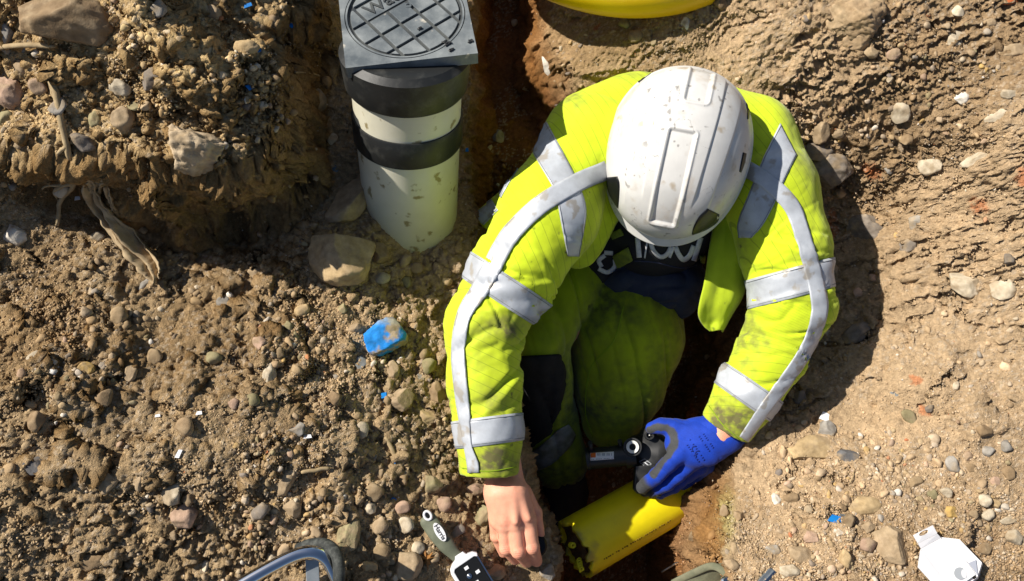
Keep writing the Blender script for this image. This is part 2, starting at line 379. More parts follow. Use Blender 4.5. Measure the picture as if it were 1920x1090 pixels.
def stone(px, py, a, b, ang, tint, label, name='stone', sub=4, th=.75, sink=.35, angl=.42, dust=.5, seed=None, flatn=False, cat='stone', paint=None, lift=0):
    p = G(px, py); t = T(px, py, p.z); sd_ = seed or int(px * 7 + py); v, f = stone_shape(sub, sd_, angl)
    c_, s_ = math.cos(math.radians(-ang)), math.sin(math.radians(-ang))
    hz = min(a, b) * t * th
    if tint == 'clod': v = v * (1 + .22 * fbm3(v[:, 0] * 2.6 + px, v[:, 1] * 2.6, v[:, 2] * 2.6, 31, 4, .7) + .10 * fbm3(v[:, 0] * 9, v[:, 1] * 9, v[:, 2] * 9, 33, 3, .7))[:, None]
    v = v * np.array((a * t, b * t, hz)); v = np.stack([v[:, 0] * c_ - v[:, 1] * s_, v[:, 0] * s_ + v[:, 1] * c_, v[:, 2]], -1)
    e = .02; hx = (hat(p.x + e, p.y) - hat(p.x - e, p.y)) / (2 * e); hy = (hat(p.x, p.y + e) - hat(p.x, p.y - e)) / (2 * e)
    nn = Vector((-float(hx) * .7, -float(hy) * .7, 1)).normalized(); q = np.array(Vector((0, 0, 1)).rotation_difference(nn).to_matrix())
    v = v @ q.T
    base = np.array(TINT[tint]) if isinstance(tint, str) else np.array(tint)
    if tint == 'clod': base = .9 * col[np.searchsorted(GY, p.y), np.searchsorted(GX, p.x)]
    cc = np.repeat(base[None], len(v), 0)
    # dry soil caked on the stone in patches
    n = fbm3(v[:, 0] * 45 + px, v[:, 1] * 45, v[:, 2] * 45, 7, 4, .6)
    if paint is not None: cc = paint(v / t, n)
    else:
        k = sst(.0, .35, n + (dust - .5))[:, None]; cc = cc * (1 - k * .7) + np.array((.33, .25, .155)) * k * .7
        cc = cc * (1 + .18 * fbm3(v[:, 0] * 150, v[:, 1] * 150, v[:, 2] * 150, 17, 3))[:, None]
    o = obj(name, mesh_np(name, v, f, np.clip(cc, .01, .9)), m_stone)
    o.location = (p.x, p.y, p.z + hz * (1 - 2 * sink) * .5 + lift)
    tag(o, label, cat); taken.append((p.x, p.y, max(a, b) * t)); return o
NAMED = [
 (130,38,84,46,5,'brown','big rounded brown boulder on top of the spoil mound',.8),
 (12,70,20,34,0,'grey','smooth grey stone cut by the frame beside the big boulder',.8),
 (14,170,30,40,-30,'pink','pinkish brown stone at the left frame edge under the grey one',.8),
 (50,78,28,11,-45,'slate','thin dark slate shard leaning below the big boulder',.35),
 (366,285,54,44,15,'clod','large dusty tan clod hanging over the dark hollow',1),
 (462,90,26,17,0,'sand','smooth pale tan stone near the right side of the mound top',.8),
 (372,92,28,11,0,'sand','flat yellowish slab end sticking out of the sandy crest',.6),
 (242,298,38,12,8,'pale','flat chalky stone jutting from the mound edge above the rag',.5),
 (225,165,22,16,20,'pale','whitish crusted stone in the middle of the mound face',.8),
 (285,150,26,17,-35,'greybrown','angular grey brown stone lodged mid mound',.8),
 (232,225,21,24,0,'tan','dusty stone below the crusted white one on the mound',.8),
 (158,268,22,18,0,'greybrown','dark mottled stone at the lower lip of the mound',.8),
 (248,200,26,9,0,'olive','flat mossy looking stone on the mound face',.5),
 (30,442,22,25,0,'white','lumpy white quartz stone at the left edge',.9),
 (383,488,21,10,-25,'pink','pink and cream stone flake below the hollow',.5),
 (110,483,9,18,35,'greybrown','narrow flake lying below the white quartz stone',.5),
 (480,513,17,14,0,'tan','triangular tan shard left of the wedge stone',.6),
 (268,535,20,10,-45,'grey','long grey stone at the tip of the dried rag',.7),
 (630,316,13,19,25,'bluegrey','blue grey slate flake beside the white riser pipe',.3),
 (660,380,62,32,-52,'tan','long squared brown sandstone block beside the riser pipe',.9),
 (636,490,60,50,12,'sand','wedge shaped sandstone under the long brown block',.9),
 (712,476,19,20,0,'brown','small stone right of the sandstone wedge',.9),
 (683,340,16,22,20,'tan','tan stone between the brown block and the pipe',.9),
 (599,188,22,24,-30,'greybrown','flat triangular stone in shade under the cover',.4),
 (665,616,18,12,15,'tan','pale tan stone just left of the blue painted one',.9),
 (677,679,13,14,50,'slate','sharp grey slate chip under the blue painted stone',.3),
 (697,668,9,10,0,'tan','round tan pebble touching the slate chip',.9),
 (755,750,24,22,-20,'tan','broad tan stone with a flat top below the blue one',.8),
 (738,693,15,18,0,'tan','tan stone halfway between blue stone and broad stone',.9),
 (795,780,28,17,8,'sand','long sandy stone beside the broad tan stone',.8),
 (818,735,17,24,-20,'brown','tall brown stone near the yellow sleeve',.9),
 (789,712,9,13,0,'grey','pale grey flake above the tall brown stone',.4),
 (720,748,8,9,0,'slate','shiny dark pebble left of the broad tan stone',.7),
 (505,705,13,27,8,'pale','knobbly cream stone standing in the left gravel',.9),
 (556,805,16,14,0,'grey','five sided grey stone in the middle of the left slope',.8),
 (628,748,13,14,0,'brown','round brown stone left of the shiny pebble',.9),
 (69,873,26,18,5,'darkgrey','dark blue grey smooth stone near the left edge',.7),
 (322,925,18,22,10,'pale','cream topped stone stacked on a rounder brown one',.9),
 (348,968,24,24,-20,'pink','rounded pinkish stone at the foot of the cream topped stone',.9),
 (262,905,8,17,12,'tan','small upright stone left of the cream topped stone',.9),
 (535,905,26,18,-60,'tan','dusty ledge stone on the left slope',.8),
 (548,955,19,19,20,'tan','crusty round clod near the chrome bar',.9),
 (165,1055,30,17,-5,'brown','flat brown stone in the bottom left hollow',.6),
 (40,620,27,12,-12,'grey','long pale grey flake on the left slope',.4),
 (69,665,19,8,-38,'pale','narrow cream flake under the long grey flake',.6),
 (245,702,11,16,5,'tan','smooth egg shaped stone on the left slope',.9),
 (163,692,15,13,0,'gold','golden brown stone in the left gravel',.8),
 (225,45,0,0,0,'tan','',.8),
 (654,1005,23,38,5,'olive','upright faceted stone behind the rubber loop',.9),
 (815,908,20,17,0,'olive','rounded olive stone in the gravel left of the bare hand',.9),
 (893,915,22,15,0,'pink','pale crusted stone by the cuff of the bare hand',.8),
 (905,970,22,21,35,'olive','angular olive stone touching the bare hand',.9),
 (790,940,9,18,10,'tan','peanut shaped stone at the end of the scraper handle',.9),
 (768,1062,26,26,0,'tan','dusty broad stone at the bottom beside the leaf',.8),
 (928,1073,21,15,-5,'tan','smooth tan stone between scraper and fingers',.9),
 (1027,1072,17,15,20,'grey','grey rounded stone under the fingertips',.8),
 (900,1018,9,14,10,'greybrown','diamond shaped stone left of the fingers',.8),
 (1600,40,52,40,0,'clod','big crumbling clod at the top of the right slope',.8),
 (1603,78,26,19,0,'clod','rounded brown clod below the big crumbling one',.9),
 (1632,100,15,11,0,'tan','small tan stone under the rounded clod',.8),
 (1675,102,13,12,0,'pink','rusty pinkish pebble right of the crumbling clod',.8),
 (1790,72,14,18,20,'pale','cream stone embedded high on the right slope',.6),
 (1898,98,26,16,-12,'tan','tan slab at the top right frame edge',.6),
 (1857,44,12,9,0,'tan','pale rounded pebble near the top right corner',.8),
 (1885,4,22,6,0,'brick','brick red flat stone at the top right corner',.6),
 (1538,250,16,22,5,'tan','smooth oval stone right of the worker shoulder',.9),
 (1571,252,11,10,0,'tan','round stone beside the smooth oval one',.9),
 (1532,287,28,17,5,'greybrown','dark wedge under the smooth oval stone',.8),
 (1557,320,40,33,25,'greybrown','big angular grey stone in the worker shadow',.8),
 (1620,428,33,26,15,'greybrown','rough grey rock in the middle of the worker shadow',.7),
 (1723,420,20,15,10,'grey','lone grey clod at the edge of the shadow',.8),
 (1700,462,16,14,30,'greybrown','small dark clod below the lone grey one',.8),
 (1607,625,33,19,-15,'greybrown','smooth grey stone under the shadow edge by the sleeve',.6),
 (1805,533,30,22,35,'pale','chalky white stone at the right below the shadow tip',.7),
 (1880,545,22,20,0,'pale','cracked pale stone at the right frame edge',.6),
 (1688,213,17,20,0,'pale','cream lump in the middle of the right slope',.6),
 (1742,315,22,16,0,'pale','broken chalky stone on the ledge of the right slope',.7),
 (1828,302,28,14,-8,'pale','long chalky stone on the ledge right of the broken one',.6),
 (1870,218,24,12,-10,'pale','pale crusted stone near the right edge above the ledge',.6),
 (1803,185,13,12,0,'white','bright rounded stone embedded in the right slope',.7),
 (1589,857,20,15,18,'darkgrey','dark grey stone with flat facets below the right sleeve',.8),
 (1548,806,18,17,0,'grey','rough grey stone with a white crust on the right bank',.8),
 (1677,738,11,7,35,'slate','small thin slate chip on the right bank',.4),
 (1520,843,46,26,-12,'sand','broad sandy lump left of the dark grey stone',.5),
 (1372,790,18,24,20,'sand','rounded stone lit in the shade under the right cuff',.8),
 (1620,948,33,18,0,'sand','long sandstone above the blue plastic clip',.7),
 (1672,1022,33,36,-25,'tan','big flat topped tan stone left of the white card',.7),
 (1455,936,10,12,10,'white','bright white pebble at the lower right bank',.8),
 (1482,936,14,12,0,'brown','brown pebble with a red patch by the white pebble',.8),
 (1573,998,11,9,0,'white','white speckled pebble under the blue clip',.8),
 (1515,956,9,9,0,'pale','pale pebble above the flat pinkish stone',.8),
 (1521,1008,14,12,15,'pink','pink square stone in the lower right gravel',.8),
 (1628,989,15,12,0,'tan','oval tan stone right of the blue clip',.8),
 (1783,961,13,11,0,'gold','smooth yellowish pebble above the white card',.8),
 (1889,974,17,9,-10,'pale','cream pebble near the lower right frame edge',.8),
 (1865,905,10,11,0,'pink','round pinkish pebble right side of the gravel',.8),
 (1845,1028,17,12,5,'brown','smooth brown pebble right of the white card',.8),
 (1800,713,0,0,0,'tan','',.8),
 (1024,124,8,19,-5,'white','upright white stone in the shaded trench',.7),
 (933,258,13,14,0,'grey','grey stone in the dark trench beside the riser pipe',.8),
 (917,279,4,12,40,'pale','thin pale splinter in the dark trench',.5),
 (1284,46,9,15,10,'white','white stone just under the yellow coil',.7),
 (1480,1070,20,13,0,'pale','pale stone beside the silver clamp',.8),
 (1500,1040,22,18,0,'tan','tan stone above the silver clamp',.8),
 (1450,1032,16,10,10,'grey','grey stone at the lower right bank rim',.8),
]
for s_ in NAMED:
    if s_[2]: stone(*s_[:6], s_[6], th=s_[7], sub=4 if s_[2] * s_[3] < 700 else 5, sink=.12 if s_[0] == 660 else .35, angl=.85 if s_[0] in (660, 636) else .42)
def blue_paint(v, n):
    base = np.array((.02, .24, .70)); k = sst(-.02, .28, n + .05 - .0 * v[:, 0])[:, None]
    edge = sst(14, 26, v[:, 1])[:, None]; c = base * (1 - k) + np.array((.36, .29, .19)) * k
    return c * (1 - edge * .6) + np.array((.33, .36, .33)) * edge * .6
stone(722, 632, 42, 33, -20, 'blue', 'blue painted stone lying in gravel left of the sleeve', name='painted_stone', th=.8, angl=.25, sub=5, paint=blue_paint, lift=.006)

# density of loose gravel over the picture's ground
def dens(px, py):
    B = lambda cx, cy, rx, ry: np.exp(-(((px - cx) / rx) ** 2 + ((py - cy) / ry) ** 2))
    d = .16 + 1.4 * B(1680, 1010, 380, 130) + 1.0 * B(1450, 1060, 120, 60) + 1.0 * B(660, 740, 150, 210) + .9 * B(780, 900, 140, 170) + .9 * B(130, 620, 120, 90) + 1.2 * B(200, 130, 190, 110) + .8 * B(470, 140, 70, 70) + .6 * B(480, 860, 130, 120) + .5 * B(330, 520, 120, 50) + .5 * B(1620, 860, 200, 80) + .5 * B(60, 230, 90, 40)
    return d * (1 - .75 * B(1650, 650, 180, 150)) * (1 - .85 * B(960, 200, 100, 330)) * (1 - .6 * B(1180, 700, 170, 330))
def scatter(n, lo, hi, power, seed, clump=8):
    r = np.random.default_rng(seed); m = n * 8
    x = r.uniform(-1.12, 1.2, m); y = r.uniform(-.34, 1.12, m); z = hat(x, y); px, py = proj(x, y, z)
    d = dens(px, py) * (.05 + 5.2 * noise2(x * clump, y * clump, seed) ** 3.8)
    ok = (r.random(m) < d / 2.4) & (px > -160) & (px < 2080) & (py > -120) & (py < 1200)
    x, y, px, py = x[ok][:n], y[ok][:n], px[ok][:n], py[ok][:n]
    s = lo + (hi - lo) * r.random(len(x)) ** power
    return x, y, px, py, s, r
PAL = np.array([TINT[k] for k in ('tan', 'tan', 'sand', 'brown', 'brown', 'pale', 'grey', 'greybrown', 'pink', 'olive', 'gold', 'pale', 'white', 'clod', 'clod')])
def place_ok(x, y, s, extra=1.0):
    for a, b, c in taken:
        if (a - x) ** 2 + (b - y) ** 2 < (c * .8 + s * extra) ** 2: return False
    return True
# medium stones, each its own object
PROTO = [mesh_np('stone', *stone_shape(3, 900 + k, .6), cols=np.ones((len(ICO[3][0]), 3))) for k in range(1)]
x, y, px, py, s, r = scatter(900, .0075, .018, 2.2, 21)
cnt = 0; used = set(); MARKS = [(722, 632, 'blue painted stone')]
for q in NAMED:
    if q[2]:
        wds = q[6].split(); k = next((n_ for n_, w_ in enumerate(wds) if n_ > 1 and w_ in ('in','at','on','near','beside','under','by','below','above','right','left','lying','of','halfway','cut','leaning','jutting','hanging','sticking','lodged','embedded','standing','with','stacked','touching','between','just','middle','behind','high','lit','side','as','end','from')), len(wds)); MARKS.append((q[0], q[1], ' '.join(wds[:k])))
NMK = ('tan', 'tan', 'sand', 'brown', 'brown', 'pale', 'grey', 'greybrown', 'pink', 'olive', 'pale', 'clod')
CNAME = dict(tan='tan', sand='sandy', brown='brown', pale='pale', grey='grey', greybrown='dull grey', pink='pinkish', olive='olive', clod='dusty')
def region(a, b):
    if a < 600 and b < 300: return 'on the spoil mound'
    if a < 620 and b < 600: return 'below the hollow of the mound'
    if a < 620: return 'on the left slope'
    if a < 1100 and b > 480: return 'in the gravel left of the worker'
    if a < 1100: return 'around the riser pipe'
    if b > 820: return 'in the gravel at lower right'
    return 'on the right slope'
for i in np.argsort(-s):
    if cnt >= 180: break
    if not (0 < px[i] < 1920 and 0 < py[i] < 1090) or not place_ok(x[i], y[i], s[i]): continue
    kk = NMK[r.integers(len(NMK))]; v, f = stone_shape(3, 500 + int(i), .55); M = rotm(r)
    v = (v * (np.array((1, r.uniform(.65, 1), r.uniform(.55, .8))) * s[i])); a = r.uniform(0, 6.28)
    v = np.stack([v[:, 0] * math.cos(a) - v[:, 1] * math.sin(a), v[:, 0] * math.sin(a) + v[:, 1] * math.cos(a), v[:, 2]], -1)
    n = fbm3(v[:, 0] * 60 + i, v[:, 1] * 60, v[:, 2] * 60, 7, 3); k = sst(0, .3, n)[:, None] * .6
    cc = np.array(TINT[kk]) * (.8 + .4 * r.random()) * (1 - k) + np.array((.33, .25, .155)) * k
    o = obj('stone', mesh_np('stone', v, f, cc), m_stone); o.location = (x[i], y[i], float(hat(x[i], y[i])) + s[i] * .18)
    rg = region(px[i], py[i]); j_ = min(MARKS, key=lambda q: (q[0] - px[i]) ** 2 + (q[1] - py[i]) ** 2); dx, dy = px[i] - j_[0], py[i] - j_[1]
    side = ('right of' if dx > 0 else 'left of') if abs(dx) > abs(dy) else ('below' if dy > 0 else 'above'); far_ = 'just ' if math.hypot(dx, dy) < 70 else ''
    size = 'small' if s[i] < .0105 else 'medium'
    for extra in ('', 'flattish ', 'blunt ', 'dusty '):
        lab_ = '%s %s%s stone %s%s the %s' % (size, extra, CNAME[kk], far_, side, j_[2])
        if lab_ not in used: break
    used.add(lab_); tag(o, lab_, 'stone', 'small loose stones ' + rg)
    taken.append((x[i], y[i], s[i])); cnt += 1
# pebbles and grit nobody could count
def soil_at(x, y):
    i = np.clip(np.searchsorted(GX, x), 0, len(GX) - 1); j = np.clip(np.searchsorted(GY, y), 0, len(GY) - 1); return col[j, i]
def pebbles(name, label, n, lo, hi, power, seed, sub, clump, sinkk=.25, own=1.0):
    x, y, px, py, s, r = scatter(n, lo, hi, power, seed, clump); z = hat(x, y); V = []; Fa = []; Cc = []; off = 0
    shapes = [stone_shape(sub, seed * 31 + k, .6, 10) for k in range(14)]
    tk = np.array(taken)
    keep = np.ones(len(x), bool)
    if sub == 2:
        for a, b, c in tk: keep &= ((x - a) ** 2 + (y - b) ** 2) > (c * .8) ** 2
    x, y, z, s = x[keep], y[keep], z[keep], s[keep]; k = r.integers(0, 14, len(x)); N = len(x)
    q = r.normal(size=(N, 4)); q /= np.linalg.norm(q, axis=1)[:, None]; a, b, c, d = q.T
    M = np.stack([a*a+b*b-c*c-d*d, 2*(b*c-a*d), 2*(b*d+a*c), 2*(b*c+a*d), a*a-b*b+c*c-d*d, 2*(c*d-a*b), 2*(b*d-a*c), 2*(c*d+a*b), a*a-b*b-c*c+d*d], -1).reshape(N, 3, 3)
    sc = np.stack([np.ones(N), r.uniform(.6, 1, N), r.uniform(.45, .85, N)], -1) * s[:, None]
    SH = np.stack([sh[0] for sh in shapes]); v = SH[k] * sc[:, None, :]; v = np.einsum('nij,nvj->nvi', M, v)
    v[..., 2] *= .8
    v += np.stack([x, y, z + s * sinkk], -1)[:, None, :]
    nv = v.shape[1]; f = (shapes[0][1][None] + (np.arange(N) * nv)[:, None, None]).reshape(-1, 3)
    cc = PAL[r.integers(0, len(PAL), N)] * r.uniform(.65, 1.2, N)[:, None]
    rr = r.random(N); cc[rr > .985] = (.45, .12, .04); cc[(rr > .96) & (rr < .985)] = (.66, .64, .6); cc[rr < .03] = (.13, .13, .14)
    dust = np.clip(1 - own * r.uniform(.2, .85, N), 0, 1)[:, None]; loc = soil_at(x, y) * r.uniform(.8, 1.25, N)[:, None]; cc = cc * (1 - dust) + loc * dust
    o = obj(name, mesh_np(name, v.reshape(-1, 3), f, np.repeat(cc, nv, 0), smooth=False), m_stone)
    o['kind'] = 'stuff'; o['label'] = label
pebbles('gravel', 'loose gravel pebbles strewn over the soil', 7500, .0020, .0088, 2.7, 51, 2, 9, sinkk=.08)
pebbles('grit', 'fine stone grit scattered over the soil', 40000, .0009, .0028, 1.5, 53, 0, 7)
pebbles('soil_clods', 'dusty lumps of soil broken from the banks', 800, .004, .014, 2.2, 59, 2, 5, sinkk=.05, own=.08)
pebbles('soil_crumbs', 'small crumbs of dry soil lying all over the ground', 80000, .0010, .0046, 3.0, 57, 0, 4, own=.12)

# ================================================================== SURFACES FROM DISTANCE FIELDS (the body and its clothes)
class Field:
    def __init__(s, xs, ys, zs): s.xs, s.ys, s.zs = (np.asarray(a, np.float32) for a in (xs, ys, zs)); s.F = np.full((len(xs), len(ys), len(zs)), .05, np.float32)
    def _box(s, lo, hi):
        i = [np.searchsorted(a, l) for a, l in zip((s.xs, s.ys, s.zs), lo)]; j = [np.searchsorted(a, h) for a, h in zip((s.xs, s.ys, s.zs), hi)]
        return tuple(slice(max(p, 0), q) for p, q in zip(i, j))
    def _pts(s, b): return s.xs[b[0]][:, None, None], s.ys[b[1]][None, :, None], s.zs[b[2]][None, None, :]
    def _cmb(s, b, d, k, sub):
        f = s.F[b]
        if sub: d = -d; h = np.clip(.5 - .5 * (f - d) / k, 0, 1); s.F[b] = f + (d - f) * h + k * h * (1 - h)
        else: h = np.clip(.5 + .5 * (d - f) / k, 0, 1) if False else np.clip(.5 + .5 * (f - d) / k, 0, 1); s.F[b] = f + (d - f) * h - k * h * (1 - h)
    def cone(s, A, B, ra, rb, k=.02, sub=False, flat=None):
        A = np.array(A, float); B = np.array(B, float); m = max(ra, rb) + .045
        b = s._box(np.minimum(A, B) - m, np.maximum(A, B) + m); X, Y, Z = s._pts(b)
        if X.size == 0 or Y.size == 0 or Z.size == 0: return
        d = B - A; L = max(d @ d, 1e-12); h = np.clip(((X - A[0]) * d[0] + (Y - A[1]) * d[1] + (Z - A[2]) * d[2]) / L, 0, 1)
        qx, qy, qz = X - A[0] - h * d[0], Y - A[1] - h * d[1], Z - A[2] - h * d[2]
        if flat is not None:
            n, fk = np.array(flat[0], float), flat[1]; n = n / np.linalg.norm(n); dn = (qx * n[0] + qy * n[1] + qz * n[2]) * (1 / fk - 1)
            qx, qy, qz = qx + dn * n[0], qy + dn * n[1], qz + dn * n[2]
        s._cmb(b, np.sqrt(qx * qx + qy * qy + qz * qz) - (ra + (rb - ra) * h), k, sub)
    def ell(s, C, r, k=.02, sub=False, ax=None):
        C = np.array(C, float); r = np.array(r, float); m = r.max() + .045; b = s._box(C - m, C + m); X, Y, Z = s._pts(b)
        Q = np.eye(3) if ax is None else np.array(ax)
        q = [((X - C[0]) * Q[i, 0] + (Y - C[1]) * Q[i, 1] + (Z - C[2]) * Q[i, 2]) / r[i] for i in range(3)]
        n = np.sqrt(q[0] ** 2 + q[1] ** 2 + q[2] ** 2); g_ = np.sqrt((q[0] / r[0]) ** 2 + (q[1] / r[1]) ** 2 + (q[2] / r[2]) ** 2) + 1e-9
        s._cmb(b, n * (n - 1) / g_, k, sub)
    def cut(s, p, n, R_=.12):       # remove what lies past a plane, near p only
        p = np.array(p, float); n = np.array(n, float); n /= np.linalg.norm(n); b = s._box(p - R_, p + R_); X, Y, Z = s._pts(b)
        s.F[b] = np.maximum(s.F[b], (X - p[0]) * n[0] + (Y - p[1]) * n[1] + (Z - p[2]) * n[2])
    def mesh(s, smooth=2):
        F_ = s.F; I_ = F_ < 0
        c = np.zeros(tuple(n - 1 for n in F_.shape), np.int8); offs = [(i, j, k) for i in (0, 1) for j in (0, 1) for k in (0, 1)]
        sl = lambda o: tuple(slice(o[q], F_.shape[q] - 1 + o[q]) for q in range(3))
        for o in offs: c += I_[sl(o)]
        I, J, K_ = np.nonzero((c > 0) & (c < 8)); vals = {o: F_[I + o[0], J + o[1], K_ + o[2]] for o in offs}
        pos = {o: np.stack([s.xs[I + o[0]], s.ys[J + o[1]], s.zs[K_ + o[2]]], -1) for o in offs}
        acc = np.zeros((len(I), 3)); cnt = np.zeros(len(I))
        for a in offs:
            for ax in range(3):
                if a[ax]: continue
                b = tuple(a[q] + (q == ax) for q in range(3)); va, vb = vals[a], vals[b]; m = (va < 0) != (vb < 0)
                t = np.where(m, va / np.where(m, va - vb, 1), 0)[:, None]; acc += np.where(m[:, None], pos[a] + (pos[b] - pos[a]) * t, 0); cnt += m
        V = acc / cnt[:, None]; vid = np.full(c.shape, -1, np.int64); vid[I, J, K_] = np.arange(len(I)); Q = []
        for ax in range(3):
            a = [slice(None)] * 3; b = [slice(None)] * 3; a[ax] = slice(0, -1); b[ax] = slice(1, None)
            A_, B_ = I_[tuple(a)], I_[tuple(b)]; i, j, k = np.nonzero(A_ != B_); s0 = A_[i, j, k]
            u, v = [(1, 2), (2, 0), (0, 1)][ax]; ijk = [i, j, k]
            ok = (ijk[u] > 0) & (ijk[v] > 0) & (ijk[u] < c.shape[u]) & (ijk[v] < c.shape[v]); ijk = [q[ok] for q in ijk]; s0 = s0[ok]
            def at(du, dv):
                q = list(ijk); q[u] = q[u] + du; q[v] = q[v] + dv; return vid[q[0], q[1], q[2]]
            f = np.stack([at(-1, -1), at(0, -1), at(0, 0), at(-1, 0)], -1); f[~s0] = f[~s0][:, ::-1]; Q.append(f)
        Q = np.concatenate(Q); Q = Q[(Q >= 0).all(1)]
        for _ in range(smooth):
            sm = np.zeros_like(V); ct = np.zeros(len(V))
            for p_, q_ in ((0, 1), (1, 2), (2, 3), (3, 0)):
                for e, f_ in ((p_, q_), (q_, p_)):
                    for d in range(3): sm[:, d] += np.bincount(Q[:, e], V[Q[:, f_], d], len(V))
                    ct += np.bincount(Q[:, e], minlength=len(V))
            V = V * .4 + .6 * sm / np.maximum(ct, 1)[:, None]
        return V, Q
def normals(V, Q):
    a = V[Q[:, 2]] - V[Q[:, 0]]; b = V[Q[:, 3]] - V[Q[:, 1]]; n = np.cross(a, b); N = np.zeros_like(V)
    for k in range(4):
        for d in range(3): N[:, d] += np.bincount(Q[:, k], n[:, d], len(V))
    return N / (np.linalg.norm(N, axis=1)[:, None] + 1e-12)
def PR(px, py, z, rpx=None): p = np.array(tuple(P(px, py, z))); return (p, rpx * T(px, py, z)) if rpx is not None else p
def chain(fl, pts, k=.02, **kw):
    q = [PR(*p) for p in pts]
    for (a, ra), (b, rb) in zip(q[:-1], q[1:]): fl.cone(a, b, ra, rb, k, **kw)
def near_line(V, pts):            # arc length along, radial vector and distance to a polyline
    best = np.full(len(V), 9.0); S_ = np.zeros(len(V)); L0 = 0; RV = np.zeros_like(V)
    for a, b in zip(pts[:-1], pts[1:]):
        d = b - a; L = np.linalg.norm(d); h = np.clip((V - a) @ d / L ** 2, 0, 1); q = V - a - h[:, None] * d; r = np.linalg.norm(q, axis=1)
        m = r < best; best = np.where(m, r, best); S_ = np.where(m, L0 + h * L, S_); RV = np.where(m[:, None], q, RV); L0 += L
    return best, S_, RV

# ---- jacket
ARM_L = [(1095,262,.02,66),(1030,400,.03,90),(960,520,.01,82),(907,612,.0,71),(909,720,-.01,65),(916,800,-.02,59),(917,950,-.035,53)]
ARM_R = [(1410,262,.02,66),(1440,360,.03,86),(1472,470,.02,78),(1488,570,.0,71),(1447,665,-.03,60),(1403,735,-.06,54),(1330,850,-.12,46)]
jf = Field(np.arange(-.16, .86, .0034), np.arange(-.16, .92, .0034), np.arange(-.50, .17, .0034))
chain(jf, ARM_L, .03); chain(jf, ARM_R, .03)
jf.cone(PR(1120,262,.0), PR(1400,268,.0), .10, .095, .05)
jf.cone(PR(1195,252,-.03), PR(1310,258,-.03), .125, .115, .05)
jf.ell(PR(1240,300,-.10), (.185, .165, .15), .05)
jf.cone(PR(1200,350,-.16), PR(1190,350,-.33), .15, .15, .05)
jf.cone(PR(1060,335,-.12), PR(918,418,-.20), .075, .040, .04)
jf.cone(PR(1130,400,-.03), PR(1085,470,-.06), .050, .040, .03)
jf.cone(PR(1410,330,-.03), PR(1400,440,-.07), .07, .035, .03)
# open front
jf.ell(PR(1225,560,-.08), (.105, .115, .17), .015, sub=True)
jf.ell(PR(1215,480,-.02), (.080, .10, .11), .02, sub=True)
jf.cone(PR(1230,600,-.25), PR(1220,560,-.42), .16, .2, .02, sub=True)
# hem is open at the side
jf.cone(PR(925,420,-.2), PR(870,455,-.21), .030, .036, .004, sub=True)
# cuffs: cut square and hollow
def cuff(fl, A, B, t, ri):
    A = PR(*A[:3]); B = PR(*B[:3]); d = B - A; d /= np.linalg.norm(d); p = A + (B - A) * t; fl.cut(p, d, .11)
    fl.cone(p + d * .03, p - d * .035, ri, ri * .95, .002, sub=True); return p, d
CL, CLd = cuff(jf, ARM_L[-2], ARM_L[-1], .60, .0475)
CRp, CRd = cuff(jf, ARM_R[-2], ARM_R[-1], .58, .0415)
V, Q = jf.mesh(3); N = normals(V, Q)
def ridge(n): return (1 - np.abs(2 * n - 1))
disp = np.zeros(len(V)); lineph = np.zeros(len(V))
aL = np.array([PR(*p[:3]) for p in ARM_L]); aR = np.array([PR(*p[:3]) for p in ARM_R])
rl, sl_, vl = near_line(V, aL); rr_, sr_, vr = near_line(V, aR)
for (rd, sa, rv, sd_, elbow) in ((rl, sl_, vl, 3, .40), (rr_, sr_, vr, 5, .36)):
    wgt = 1 - sst(.085, .12, rd); u = rv / (np.linalg.norm(rv, axis=1)[:, None] + 1e-9)
    ew = .35 + 1.1 * np.exp(-((sa - elbow) / .10) ** 2) + .55 * np.exp(-((sa - elbow - .22) / .08) ** 2)
    wob = .02 * fbm3(u[:, 0] * 1.5, u[:, 1] * 1.5, sa * 6, sd_, 2)
    n = noise3((sa + wob) * 42 + 1.4 * u[:, 0], u[:, 0] * 1.1 + 4, u[:, 1] * 1.1 + u[:, 2], sd_)
    n2_ = noise3((sa + wob) * 78 + 2.2 * u[:, 1], u[:, 0] * 2 + 4, u[:, 2] * 2, sd_ + 7)
    disp += wgt * ew * (-.0022 * ridge(n) ** 6)
    thv = np.arctan2(u[:, 2], u[:, 0] if sd_ == 3 else -u[:, 0]); rc_ = np.random.default_rng(sd_ * 7 + 1)
    for q_ in range(26):
        s0 = elbow + rc_.normal() * .075 if q_ < 17 else rc_.uniform(.05, .66); t0 = rc_.uniform(-.4, 2.6); tl_ = rc_.normal() * .030; ln = rc_.uniform(.4, 1.1); wd = rc_.uniform(.0035, .0085); dp = rc_.uniform(.003, .0085) * (1 if q_ < 17 else .5)
        dth = (thv - t0 + math.pi) % (2 * math.pi) - math.pi; xs_ = (sa - s0 - tl_ * dth - .012 * np.sin(dth * 2.2 + q_)) / wd
        disp += wgt * dp * .85 * np.exp(-(dth / ln) ** 2) * (-np.exp(-xs_ ** 2) + .55 * np.exp(-((xs_ - 2.0) / 1.6) ** 2))
body_w = sst(.085, .12, np.minimum(rl, rr_))
q = V @ np.array([[.6, .8, 0], [-.8, .6, 0], [0, 0, 1]]).T
n = noise3(q[:, 0] * 16, q[:, 1] * 5, q[:, 2] * 7, 15); disp += body_w * (-.006 * ridge(n) ** 5 + .001)
disp += .004 * fbm3(V[:, 0] * 7, V[:, 1] * 7, V[:, 2] * 7, 17, 2) + .0008 * fbm3(V[:, 0] * 60, V[:, 1] * 60, V[:, 2] * 60, 19, 3)
V = V + N * disp[:, None]
n1v = np.array((.90, .43, .0)); n2v = np.array((.42, .90, .1))
fl_ = sst(.30, .46, np.where(rl < rr_, sl_, sr_)) * (np.minimum(rl, rr_) < .11)
